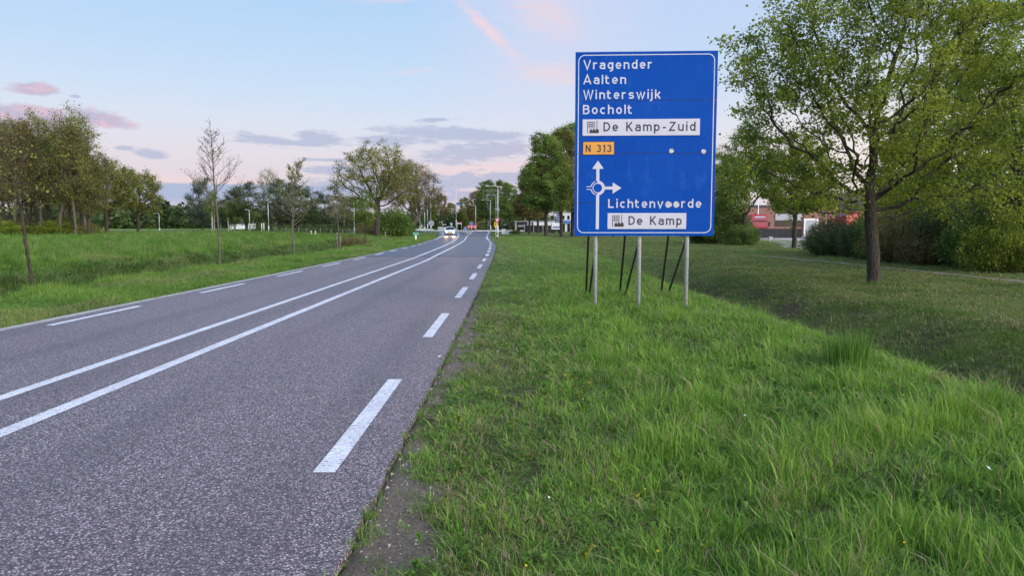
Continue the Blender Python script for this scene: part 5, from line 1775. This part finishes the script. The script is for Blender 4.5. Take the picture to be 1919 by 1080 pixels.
def pylon():
    Y = 290
    p = place(861, Y)
    root = empty('pylon_sign', p, 0, 'tall blue and white panel on a pole above the far trees', 'sign')
    z0_, z1_ = hz(385.5, Y) - p.z, hz(379.5, Y) - p.z
    mb = MB(); mb.tube([(-1.3, .2, 0), (-1.3, .2, z1_)], .16, 8); mb.build('post', M['lamp_grey'], root)
    mb = MB(); mb.box(-1.3, 1.4, -.1, .1, z0_, z1_, .02); mb.build('panel', M['sign_blue'], root)
    mb = MB(); mb.box(-1.2, 1.3, -.14, -.105, z0_ + .15, z0_ + .55); mb.build('panel_strip', M['sign_white'], root)
    Y = 205
    p = place(861, Y)
    root = empty('direction_pointer', p, 0, 'red and white pointer sign on the island behind the car', 'road sign')
    zc = hz(419, Y) - p.z
    for x in (-.6, .6):
        mb = MB(); mb.tube([(x, .05, 0), (x, .05, zc + .45)], .05, 6); mb.build('post', M['galv'], root)
    mb = MB(); mb.prism([(-.7, zc - .14), (.5, zc - .14), (.75, zc), (.5, zc + .14), (-.7, zc + .14)], 'y', -.03, .0); mb.build('pointer', M['sign_white'], root)
    mb = MB(); mb.prism([(-.5, zc + .20), (.2, zc + .20), (.4, zc + .32), (.2, zc + .44), (-.5, zc + .44)], 'y', -.03, .0); mb.build('pointer', M['sign_red'], root)
    for i, (px, Y, w, h, lb) in enumerate(((944, 150, .55, 1.1, 'white utility box left of the pair'), (949.8, 149, .5, .95, 'grey green utility box right of the pair'))):
        p = place(px, Y)
        root = empty('utility_box', p, 0, lb, 'utility box', 'utility boxes near the triangle sign')
        mb = MB(); mb.box(-w/2*1.6, w/2*1.6, -.2, .2, .06, h, .02); mb.build('cabinet', M['white_paint'] if i == 0 else M['grey_panel'], root)
        mb = MB(); mb.box(-w/2*1.6 - .03, w/2*1.6 + .03, -.23, .23, h + .003, h + .06, .01); mb.build('lid', M['grey_panel'], root)
        mb = MB(); mb.box(-w/2*1.6 + .02, w/2*1.6 - .02, -.18, .18, 0, .058); mb.build('plinth', M['concrete'], root)
pylon()
# posts in the left field
for i, (px, Y) in enumerate(((583, 118), (591, 118))):
    p = place(px, Y)
    root = empty('marker_post', p, 0, ['left one of two short white marker posts before the hedge', 'right one of two short white marker posts before the hedge'][i], 'post', 'white marker posts before the hedge')
    mb = MB(); mb.box(-.09, .09, -.09, .09, 0, .75, .01); mb.build('post', M['white_paint'], root)
    mb = MB(); mb.box(-.095, .095, -.095, .095, .45, .58); mb.build('band', M['sign_red'], root)
for i, px in enumerate((516, 536, 574, 600, 620, 642, 560)):
    p = place(px, 126)
    mb = MB(); mb.tube([(0, 0, 0), (0, 0, 1.15)], .07, 6)
    mb.build('fence_post', M['wood_post'], None, p)
    tag(COL.objects[-1], 'grey wooden fence post before the hedge, ' + ['right beside the straight lamp', 'left of the olive sapling', 'right of the olive sapling', 'left of the lamp beside the oak', 'farther left of the thin staked sapling', 'just behind the thin staked sapling', 'hidden close behind the olive sapling'][i], 'post', 'fence posts before the hedge')
for i, px in enumerate((490.5, 494.5)):
    p = place(px, 126)
    mb = MB(); mb.tube([(0, 0, 0), (0, 0, 1.75)], .09, 8)
    mb.build('pale_post', M['lamp_grey'], None, p)
    tag(COL.objects[-1], ['left pale post beside the straight lamp at the hedge end', 'right pale post beside the straight lamp at the hedge end'][i], 'post', 'pale posts at the hedge end')
p = place(174, 92); mb = MB(); mb.tube([(0, 0, 0), (0, 0, .85)], .16, 8); mb.build('dark_bollard', M['black_fence'], None, p)
tag(COL.objects[-1], 'dark stubby bollard at the end of the cycle path by the grove', 'bollard')
for i, px in enumerate((208, 224, 238, 250, 263)):
    p = place(px, 108); mb = MB(); mb.tube([(0, 0, 0), (0, 0, .75)], .07, 6); mb.build('field_post', M['wood_post'], None, p)
    tag(COL.objects[-1], ['leftmost short post under the field tree beside the grove', 'second short post from the grove under the field trees', 'middle short post between the two field trunks', 'short post just left of the open crowned field trunk', 'short post just right of the open crowned field trunk'][i], 'post', 'short posts under the field trees')

# ------------------------------------------------------------------ white car
def wheel(root, x, y, r, w):
    mb = MB(); n = 20
    mb.prism([(y + r*math.cos(2*math.pi*k/n), r + r*math.sin(2*math.pi*k/n)) for k in range(n)], 'x', x - w/2, x + w/2)
    wh = mb.build('wheel', M['rubber'], root)
    mb = MB()
    s = 1 if x > 0 else -1
    mb.prism([(y + r*.62*math.cos(2*math.pi*k/n), r + r*.62*math.sin(2*math.pi*k/n)) for k in range(n)], 'x', x + s*(w/2 - .01), x + s*(w/2 + .015))
    mb.build('rim', M['chrome'], wh)

def loft(sections, closed=True):
    """sections: list of equal-length point rings"""
    n = len(sections[0]); V = np.array([p for s in sections for p in s], float)
    F_ = []
    for a in range(len(sections) - 1):
        for k in range(n if closed else n - 1):
            F_.append((a*n + k, a*n + (k+1) % n, (a+1)*n + (k+1) % n, (a+1)*n + k))
    return V, np.array(F_)

def white_car():
    Y = 130
    p = Vector((gx(843.5, Y), Y, .012 + float(rise(Y))))
    root = empty('white_car', p, R(4), 'white hatchback coming towards the camera with headlights on', 'car')
    root.scale = (1.04, 1.0, 1.15)
    # body: rings across x for stations along y (front at -2.05)
    def ring_(y, hw, zlo, zsh, ztop):
        return [(-hw*.86, y, zlo), (-hw, y, zlo + .14), (-hw*1.0, y, (zlo + zsh)/2), (-hw*.97, y, zsh), (-hw*.78, y, ztop), (0, y, ztop + .03), (hw*.78, y, ztop), (hw*.97, y, zsh), (hw*1.0, y, (zlo+zsh)/2), (hw, y, zlo + .14), (hw*.86, y, zlo)]
    st = [ring_(-2.06, .52, .30, .52, .60), ring_(-1.98, .74, .22, .62, .72), ring_(-1.75, .84, .20, .74, .84), ring_(-1.2, .88, .20, .84, .96), ring_(-.8, .89, .20, .90, 1.02), ring_(.2, .90, .20, .94, 1.0), ring_(1.4, .89, .22, .96, 1.02), ring_(1.9, .82, .26, .94, 1.04), ring_(2.05, .66, .34, .82, .96)]
    V, F_ = loft(st)
    n = 11
    me = np_mesh('car_body', V, [F_, ], smooth=True)
    bm = bmesh.new(); bm.from_mesh(me); bm.verts.ensure_lookup_table()
    bm.faces.new([bm.verts[i] for i in range(n)]); bm.faces.new([bm.verts[len(V) - n + i] for i in range(n)][::-1])
    bmesh.ops.recalc_face_normals(bm, faces=bm.faces); bm.to_mesh(me); bm.free()
    link('body', me, M['car_white'], root)
    # glasshouse and roof
    g = [[(-.80, -.95, 1.0), (.80, -.95, 1.0), (.82, 1.85, 1.02), (-.82, 1.85, 1.02)], [(-.62, -.15, 1.40), (.62, -.15, 1.40), (.60, 1.55, 1.40), (-.60, 1.55, 1.40)]]
    V, F_ = loft(g); me = np_mesh('glass', V, [F_]); link('windows', me, M['glass_dark'], root)
    g = [[(-.62, -.17, 1.395), (.62, -.17, 1.395), (.60, 1.57, 1.395), (-.60, 1.57, 1.395)], [(-.52, -.0, 1.47), (.52, -.0, 1.47), (.50, 1.4, 1.47), (-.50, 1.4, 1.47)]]
    V, F_ = loft(g); F2 = np.array([(4, 5, 6, 7)]); me = np_mesh('roof', V, [F_, F2]); link('roof', me, M['car_white'], root)
    mb = MB()
    for s in (-1, 1): mb.tube([(s*.81, -.97, 1.0), (s*.625, -.16, 1.405)], .04, 6)
    mb.build('pillars', M['car_white'], root)
    mb = MB(); mb.prism([(-.42, .60), (.42, .60), (.50, .70), (.10, .66), (0, .62), (-.10, .66), (-.50, .70)], 'y', -2.085, -1.95); mb.build('grille', M['dark_metal'], root)
    mb = MB(); mb.prism([(0, .58), (.07, .67), (0, .77), (-.07, .67)], 'y', -2.10, -2.0); mb.build('emblem', M['chrome'], root)
    mb = MB(); mb.box(-.60, .60, -2.075, -1.9, .26, .42, .02); mb.build('air_intake', M['dark_metal'], root)
    mb = MB(); mb.box(-.26, .26, -2.10, -2.078, .42, .53); mb.build('number_plate', M['yellow'], root)
    for s in (-1, 1):
        mb = MB(); mb.prism([(s*.46, .66), (s*.74, .68), (s*.80, .80), (s*.56, .77)], 'y', -2.04, -1.80); mb.build('headlight', M['headlight'], root)
        mb = MB(); mb.box(min(s*.88, s*1.06), max(s*.88, s*1.06), -.85, -.70, .98, 1.12, .03); mb.build('mirror', M['car_white'], root)
        wheel(root, s*.78, -1.28, .31, .20); wheel(root, s*.78, 1.28, .31, .20)
        ld = bpy.data.lights.new('headlamp', 'SPOT'); ld.energy = 900; ld.color = (1, .62, .28); ld.spot_size = R(40); ld.spot_blend = .8; ld.shadow_soft_size = .08
        lo = bpy.data.objects.new('headlamp', ld); COL.objects.link(lo); lo.parent = root; lo.location = (s*.64, -2.12, .72)
        lo.rotation_euler = Vector((0, -1, -.045)).to_track_quat('-Z', 'Y').to_euler()
white_car()

# ------------------------------------------------------------------ yard and buildings at the right
def truck(px, Y, rz, label, length=7.5, h=3.5):
    p = place(px, Y)
    p.z = max(p.z, -.04)
    root = empty('red_truck', p, rz, label, 'truck', 'red trucks parked in the yard')
    mb = MB(); mb.prism([(-.0, .55), (-.02, 1.7), (.25, h - .35), (.55, h), (2.2, h), (2.2, .55)], 'x', -1.22, 1.22); mb.build('cab', M['red_paint'], root)
    mb = MB(); mb.box(-1.08, 1.08, -.04, .02, 1.62, 2.55, .02); mb.build('windscreen', M['glass_dark'], root)
    root.children[-1].rotation_euler = (R(-8), 0, 0); root.children[-1].location = (0, -.16, .16)
    mb = MB(); mb.box(-.95, .95, -.06, -.02, .95, 1.5, .02); mb.build('grille', M['dark_metal'], root)
    mb = MB(); mb.box(-1.25, 1.25, -.14, .4, .35, .78, .05); mb.build('bumper', M['red_paint'], root)
    mb = MB(); mb.box(-.8, .8, .16, .24, h - .40, h - .14); mb.build('roof_strip', M['sign_white'], root)
    for s in (-1, 1):
        mb = MB(); mb.box(min(s*.85, s*1.15), max(s*.85, s*1.15), -.17, -.13, .5, .68); mb.build('headlight', M['sign_white'], root)
        mb = MB(); mb.box(min(s*1.24, s*1.5), max(s*1.24, s*1.5), -.05, .12, 1.75, 2.5, .03); mb.build('mirror', M['dark_metal'], root)
        for yy in (1.2, length - 1.3):
            wheel(root, s*1.0, yy, .5, .32)
    mb = MB(); mb.box(-1.25, 1.25, 2.35, length, 1.0, h + .2, .03); mb.build('cargo_box', M['red_paint'], root)
    mb = MB(); mb.box(-1.26, 1.26, 2.9, length - .3, 2.55, 2.95); mb.build('cargo_stripe', M['sign_white'], root)
    mb = MB(); mb.box(-.5, .5, .5, length - .2, .6, .95); mb.build('chassis', M['dark_metal'], root)
truck(1424, 112, R(-12), 'red truck with white roof strip left of the brick wall gap')
truck(1382, 116, R(-8), 'red truck half hidden behind the round bush')
truck(1572, 104, R(-78), 'red truck seen from its side behind the reddish bush', 9.0, 3.6)

def building():
    Y = 132
    x0, x1, x2 = gx(1335, Y), gx(1568, Y), gx(1872, Y)
    g = -.1
    root = empty('brick_building', (x0, Y, g), 0, 'long low red brick industrial building behind the parked red trucks', 'building')
    h1, h2 = hz(388, Y) - g, hz(361, Y) - g
    L1, L2 = x1 - x0, x2 - x0
    mb = MB(); mb.box(0, L1, 0, 25, 0, h1).box(L1 + .003, L2, .8, 30, 0, h2 - 3.2); mb.build('wall', M['brick_wall'], root)
    mb = MB(); mb.box(L1 + .003, L2 + .3, .5, 30.3, h2 - 3.19, h2); mb.build('roof', M['dark_roof'], root)
    mb = MB(); mb.box(-.2, L1, -.2, 25, h1 + .003, h1 + .35); mb.build('roof_edge', M['dark_roof'], root)
    fx = lambda px: gx(px, Y) - x0
    zz = lambda py: hz(py, Y) - g
    mb = MB(); mb.box(fx(1452), fx(1502), -.12, -.003, zz(413), zz(401)); mb.build('wall_panel', M['grey_panel'], root)
    for a, b, t_, u_ in ((1452, 1468, 424, 413.5), (1469, 1485, 424, 413.5), (1486, 1502, 424, 413.5), (1452, 1468, 400.5, 391.5), (1469, 1485, 400.5, 391.5), (1486, 1502, 400.5, 391.5), (1379, 1388, 398, 377), (1545, 1552, 396, 383), (1405, 1420, 437, 425)):
        t2 = max(zz(t_), .1); b2 = min(zz(u_), h1 - .2)
        mb = MB(); mb.box(fx(a) - .06, fx(b) + .06, -.05, -.003, t2 - .06, b2 + .06); w = mb.build('window', M['dark_metal'], root)
        mb = MB(); mb.box(fx(a) + .05, fx(b) - .05, -.065, -.051, t2, b2); mb.build('pane', M['glass_dark'], w)
    mb = MB(); mb.box(fx(1505), fx(1532), -.35, -.003, 0, zz(410)); d = mb.build('door_frame', M['white_paint'], root)
    mb = MB(); mb.box(fx(1508), fx(1529), -.37, -.351, 0.02, zz(412.5)); mb.build('door', M['grey_panel'], d)
    mb = MB(); mb.box(fx(1661), fx(1681), .3, .49, zz(389), zz(371)); mb.build('wall_sign', M['white_paint'], root)
    mb = MB(); mb.box(fx(1657.5), fx(1661) - .01, .3, .49, zz(389), zz(371)); mb.build('wall_sign_edge', M['sign_blue'], root)
    mb = MB(); mb.box(fx(1375.5), fx(1379) - .02, -.3, -.07, 0, zz(375)); mb.build('pilaster', M['white_paint'], root)
building()
def yard_items():
    p = place(1420, 118)
    root = empty('flag_pole', p, 0, 'slender white pole in front of the brick wall above the red truck', 'pole')
    mb = MB(); mb.tube([(0, 0, 0), (0, 0, hz(374, 118) - p.z)], .10, 8, .06); mb.build('pole', M['white_paint'], root)
    mb = MB(); mb.tube([(0, 0, hz(374, 118) - p.z), (0, 0, hz(373, 118) - p.z)], .10, 8); mb.build('cap', M['white_paint'], root)
    p = place(1375, 121)
    root = empty('flag_pole', p, 0, 'stout white pole at the left end of the brick building', 'pole')
    mb = MB(); mb.tube([(0, 0, 0), (0, 0, hz(374, 121) - p.z)], .22, 8, .18); mb.build('pole', M['white_paint'], root)
    mb = MB(); mb.tube([(0, 0, hz(374, 121) - p.z), (0, 0, hz(373, 121) - p.z)], .23, 8); mb.build('cap', M['white_paint'], root)
    p = place(1547, 98)
    root = empty('thin_post', p, 0, 'thin pale post beside the side view truck', 'pole')
    mb = MB(); mb.tube([(0, 0, 0), (0, 0, 4.6)], .06, 8); mb.build('pole', M['lamp_grey'], root)
    mb = MB(); mb.box(-.12, .12, -.12, .12, 0, .1); mb.build('base', M['concrete'], root)
    # black fence before the building
    Y = 108
    xa, xb = gx(1402, Y), gx(1503, Y)
    root = empty('black_fence', (xa, Y, -.06), 0, 'solid black boarded fence along the front of the brick building', 'fence')
    n = 10
    for i in range(n):
        w = (xb - xa) / n
        mb = MB(); mb.box(i*w + .03, (i+1)*w - .03, -.03, .03, .08, 1.45); mb.build('fence_panel', M['black_fence'], root)
        mb = MB(); mb.box(i*w - .028, i*w + .028, -.05, .05, 0, 1.5); mb.build('post', M['black_fence'], root)
    p = Vector((gx(1444, 93), 93, -.05))
    root = empty('stone_block', p, 0, 'grey square concrete block at the driveway kerb', 'block')
    mb = MB(); mb.box(-.24, .24, -.24, .24, 0, .42, .03); mb.build('block', M['concrete'], root)
    mb = MB(); mb.box(-.2, .2, -.2, .2, .423, .45, .01); mb.build('cap', M['grey_panel'], root)
    mb = MB(); mb.prism([(31.2, 91), (31.4, 91), (47, 92.6), (47, 92.4)], 'z', -.1, .08); mb.build('kerb', M['concrete'])
    tag(COL.objects[-1], 'dark kerb crossing the grey driveway', 'kerb', kind='structure')
    # blue white tower structures at right
    for px, w, t_, lb in ((1862, 22, 318, 'blue and white lattice tower seen through the right branches'), (1916, 16, 320, 'blue and white tower at the right edge behind the branches')):
        Y = 150
        p = place(px, Y)
        root = empty('silo_tower', p, 0, lb, 'tower', 'blue and white towers behind the thicket')
        h = hz(t_, Y) - p.z; ww = w * Y / F / 2
        mb = MB(); mb.box(-ww, ww, -ww, ww, 0, h, .05); mb.build('tower', M['pale_wall'], root)
        for k in range(5):
            mb = MB(); z = h * (.25 + .15 * k); mb.box(-ww*.6, ww*.5, -ww - .06, -ww - .003, z, z + h*.08); mb.build('panel', M['blue_wall'], root)
    # left part of the yard behind the avenue trees
    Y = 172
    xa, xb = gx(983, Y), gx(1052, Y)
    g = gz(xa, Y) - .05
    root = empty('yard_fence', (xa, Y, g), 0, 'black mesh yard fence with pale posts beside the avenue trees', 'fence')
    n = 8
    for i in range(n):
        w = (xb - xa) / n
        mb = MB(); mb.box(i*w + .06, (i+1)*w - .06, -.02, .02, .1, 1.7); mb.build('fence_panel', M['black_fence'], root)
        mb = MB(); mb.box(i*w - .055, i*w + .055, -.06, .06, 0, 2.1); mb.build('post', M['lamp_grey'], root)
    def boxtruck(px, Y, L, h, mats, lb, nm):
        p = place(px, Y)
        root = empty(nm, p, 0, lb, 'truck' if 'van' not in nm else 'van')
        mb = MB(); mb.box(-L/2, L/2, -1.2, 1.2, .9, h, .06); mb.build('cargo_box', mats[0], root)
        mb = MB(); mb.box(-L/2 + .3, L/2 - .3, -1.23, -1.203, h*.52, h*.66); mb.build('cargo_stripe', mats[1], root)
        mb = MB(); mb.box(-L/2 + .2, L/2 - .2, -1.0, 1.0, .5, .895); mb.build('chassis', M['dark_metal'], root)
        for s in (-.36, .36):
            mb = MB(); n = 16
            mb.prism([(s*L + .48*math.cos(2*math.pi*k/n), .48 + .48*math.sin(2*math.pi*k/n)) for k in range(n)], 'y', -1.2, -.85); mb.build('wheel', M['rubber'], root)
    boxtruck(978, 176, 2.6, 2.6, (M['dark_metal'], M['grey_panel']), 'dark trailer at the left end of the yard fence', 'dark_trailer')
    boxtruck(1019, 176, 5.2, 2.5, (M['white_paint'], M['grey_panel']), 'white trailer behind the yard fence between two trunks', 'white_trailer')
    boxtruck(1042, 165, 2.2, 2.4, (M['white_paint'], M['blue_wall']), 'white and blue van right of the first avenue trunk', 'white_van')
    Y = 185
    xa, xb = gx(1049, Y), gx(1110, Y)
    g = gz(xa, Y) - .1
    root = empty('white_hall', (xa, Y, g), 0, 'white and blue industrial hall left of the sign behind the trees', 'building')
    h = hz(398, Y) - g
    mb = MB(); mb.box(0, xb - xa, 0, 14, 0, h); mb.build('wall', M['pale_wall'], root)
    mb = MB(); mb.box(-.15, xb - xa + .15, -.3, -.003, h*.44, h*.60); mb.build('canopy', M['blue_wall'], root)
    mb = MB(); mb.box(-.2, xb - xa + .2, -.2, 14.2, h + .003, h + .3); mb.build('roof', M['grey_panel'], root)
    for i in range(6):
        x = .6 + i * 1.35
        mb = MB(); mb.box(x, x + .75, -.06, -.003, .1, h*.42); w = mb.build('window', M['dark_metal'], root)
        mb = MB(); mb.box(x + .08, x + .67, -.075, -.061, .2, h*.40); mb.build('pane', M['glass_dark'], w)
        mb = MB(); mb.box(x, x + .6, -.06, -.003, h*.64, h*.84); w = mb.build('window', M['dark_metal'], root)
        mb = MB(); mb.box(x + .06, x + .54, -.075, -.061, h*.65, h*.83); mb.build('pane', M['glass_dark'], w)
    Y = 215
    p = place(990, Y)
    root = empty('pale_hall', p, 0, 'pale low hall behind the black yard fence', 'building')
    mb = MB(); mb.box(-4, 9, 0, 12, 0, 2.7); mb.build('wall', M['concrete'], root)
    mb = MB(); mb.box(-4.3, 9.3, -.3, 12.3, 2.703, 2.95); mb.build('roof', M['grey_panel'], root)
    for i in range(3):
        mb = MB(); mb.box(-2.5 + i*3.6, -.6 + i*3.6, -.06, -.003, 1.2, 2.5); w = mb.build('window', M['dark_metal'], root)
        mb = MB(); mb.box(-2.4 + i*3.6, -.7 + i*3.6, -.075, -.061, 1.3, 2.4); mb.build('pane', M['glass_dark'], w)
    # white house beyond the field at left
    p = place(449, 190)
    root = empty('white_house', p, 0, 'low white house end seen beside the dark rounded tree', 'house')
    mb = MB(); mb.box(-2.6, 2.2, 0, 6, 0, 1.9); mb.build('wall', M['white_paint'], root)
    mb = MB(); mb.prism([(-2.8, 1.903), (2.4, 1.903), (1.6, 2.5), (-2.0, 2.5)], 'y', -.2, 6.2); mb.build('roof', M['grey_panel'], root)
yard_items()

# ------------------------------------------------------------------ small verge plants
def weeds():
    rng = np.random.RandomState(77)
    # thin dark dead stalks sticking out of the verge
    V, Fc, off = [], [], 0
    for px, py in ((1440, 880), (1480, 872), (1610, 900), (1700, 930), (1740, 945), (1790, 925), (1770, 940), (1330, 690), (1560, 900), (1250, 730), (1860, 880), (1120, 900), (1400, 660)):
        d = F * CH / (py + 25 - 425)
        x = gx(px, d); z = gz(x, d)
        for _ in range(4):
            a = np.array([x + rng.normal() * .06, d + rng.normal() * .06, z])
            pts = [a]
            dr = np.array([rng.normal() * .5, rng.normal() * .4, 1.0])
            for k in range(3):
                dr = dr + rng.normal(size=3) * .22
                pts.append(pts[-1] + dr / np.linalg.norm(dr) * rng.uniform(.07, .12))
            pts = np.array(pts)
            v, f = frusta(pts[:-1], pts[1:], np.array([.0035, .003, .0025]), np.array([.003, .0025, .0012]), 4)
            V.append(v); Fc.append(f + off); off += len(v)
    o = link('dead_stalks', np_mesh('dead_stalks', np.concatenate(V), [np.concatenate(Fc)]), simple('dead_stalk', (.055, .045, .035), .9))
    tag(o, 'thin dark dead stalks standing in the right verge grass', 'stalks', kind='stuff')
    # broad leaved rosettes
    P, Wd, tin = [], [], []
    V = []; Fq = []; k = 0; tint = []
    for i in range(750):
        d = rng.uniform(2.6, 13); x = rng.uniform(-.5, 4.2)
        if x - xr(d) < .3 and rng.uniform() < .5: continue
        z = gz(x, d); yel = rng.uniform() < .12 and x < .8
        for j in range(rng.randint(4, 9)):
            a = rng.uniform(0, 6.28); L = rng.uniform(.018, .055); w = L * .42
            dv = np.array([math.cos(a), math.sin(a), 0]); sd = np.array([-math.sin(a), math.cos(a), 0])
            b0 = np.array([x, d, z + .02]) + rng.normal(size=3) * .01; h = rng.uniform(.03, .07)
            V += [b0, b0 + dv*L*.5 + sd*w + [0, 0, h], b0 + dv*L + [0, 0, h*.8], b0 + dv*L*.5 - sd*w + [0, 0, h]]
            Fq.append((k, k+1, k+2, k+3)); k += 4
            tint += [1.0 if yel and rng.uniform() < .5 else rng.uniform(.1, .7)] * 4
    me = np_mesh('weeds', np.array(V), [np.array(Fq)], {'tint': np.array(tint)})
    o = link('weeds', me, leafmat('weed', (.055, .125, .018), (.12, .23, .035), (.36, .33, .05)))
    tag(o, 'small broad leaved weeds scattered through the verge grass', 'weeds', kind='stuff')
    # pale seed stalks of the drier strip
    V, F3, off = [], [], 0
    n = 1500
    d = 2.0 + 14 * rng.uniform(size=n) ** 1.5; x = xr(d) + np.abs(rng.normal(size=n)) * .75 + .35
    kp = (bign(x, d, 1.1, 61) > .1) & (x < 4.4); x, d = x[kp], d[kp]; n = len(x)
    z = ground(x, d); hh = rng.uniform(.06, .20, n)
    p0 = np.stack([x, d, z], 1); tp = p0 + np.stack([rng.normal(size=n) * .03, rng.normal(size=n) * .03, hh], 1)
    v1, f1 = frusta(p0, tp, np.full(n, .0014), np.full(n, .001), 3)
    hd_ = tp + (tp - p0) * .22
    v2, f2 = frusta(tp, hd_, rng.uniform(.003, .006, n), np.full(n, .001), 3)
    tn_ = np.concatenate([np.repeat(rng.uniform(0, 1, n), 6), np.repeat(rng.uniform(.2, 1, n), 6)])
    o = link('seed_stalks', np_mesh('seed_stalks', np.concatenate([v1, v2]), [np.concatenate([f1, f2 + len(v1)])], {'tint': tn_}), leafmat('seed_stalk', (.13, .12, .05), (.25, .20, .12), (.40, .34, .24)))
    tag(o, 'pale brown seed stalks standing in the drier strip of the verge', 'stalks', kind='stuff')
    # a few small wild flowers
    V, F3, tn2, off = [], [], [], 0
    for i in range(46):
        if i == 0: d, x = F * CH / (925 - 425), None
        else: d, x = 2.8 + 13 * rng.uniform() ** 1.3, rng.uniform(-.3, 4.2)
        if x is None: x = gx(1880, d)
        w = i == 0 or rng.uniform() < .12
        zz = gz(x, d) + rng.uniform(.08, .15); rr = .022 if i == 0 else rng.uniform(.007, .012)
        nrm = np.array([rng.normal() * .3, -.5, 1.0]); nrm /= np.linalg.norm(nrm)
        a_ = np.cross(nrm, [1, 0, 0]); a_ /= np.linalg.norm(a_); b_ = np.cross(nrm, a_)
        c0 = np.array([x, d, zz])
        V += [c0 - nrm * .004] + [c0 + (a_ * math.cos(k * .785) + b_ * math.sin(k * .785)) * rr * (1 if k % 2 else .6) for k in range(8)]
        F3 += [(off, off + 1 + k, off + 1 + (k + 1) % 8) for k in range(8)]
        tn2 += [1.0 if w else 0.0] * 9; off += 9
    o = link('wild_flowers', np_mesh('wild_flowers', np.array(V), [np.array(F3)], {'tint': np.array(tn2)}), leafmat('flower', (.62, .46, .02), (.65, .58, .3), (.75, .75, .74), .3))
    tag(o, 'tiny yellow and white wild flowers sprinkled in the right verge', 'flowers', kind='stuff')
    # pebbles and bits on the bare strip
    V = []; Fq = []; off = 0
    n = 900
    d = rng.uniform(1.8, 14, n) ; u = rng.uniform(.01, .48, n); x = xr(d) + u
    kp = bare_mask(x, d) > .5; d, x = d[kp], x[kp]; n = len(d)
    s = rng.uniform(.003, .011, n) * rng.choice([1, 1, 1, 1.8], n); z = ground(x, d)
    base = np.array([[1, 0, 0], [-.5, .87, 0], [-.5, -.87, 0], [.2, .1, .8]])
    rot = rng.uniform(0, 6.28, n)
    B = np.stack([base[None, :, 0]*np.cos(rot)[:, None] - base[None, :, 1]*np.sin(rot)[:, None], base[None, :, 0]*np.sin(rot)[:, None] + base[None, :, 1]*np.cos(rot)[:, None], np.repeat(base[None, :, 2], n, 0)], -1) * s[:, None, None]
    V = (B + np.stack([x, d, z + .001], 1)[:, None, :]).reshape(-1, 3)
    q = np.arange(n)[:, None] * 4
    F3 = np.concatenate([q + np.array([[0, 1, 3]]), q + np.array([[1, 2, 3]]), q + np.array([[2, 0, 3]])])
    o = link('pebbles', np_mesh('pebbles', V, [F3]), simple('pebble', (.28, .25, .22), .85, var=.5, scale=60))
    tag(o, 'small pebbles and grit on the bare strip at the asphalt edge', 'pebbles', kind='stuff')
    # dry leaves lying in the ditch
    n = 2600
    yy = 5 + 24 * rng.uniform(size=n) ** 1.6; xx = rng.uniform(5.2, 8.8, n)
    kp = rng.uniform(size=n) < litter_mask(xx, yy); xx, yy = xx[kp], yy[kp]
    P = np.stack([xx, yy, ground(xx, yy) + .02], 1)
    me = leaf_mesh('dry_leaves', rng, P, .045, .5)
    o = link('dry_leaves', me, leafmat('dry_leaf', (.05, .038, .025), (.11, .085, .055), (.19, .155, .11), .1))
    tag(o, 'dry brown leaves lying on the far bank of the right ditch', 'leaf litter', kind='stuff')
weeds()
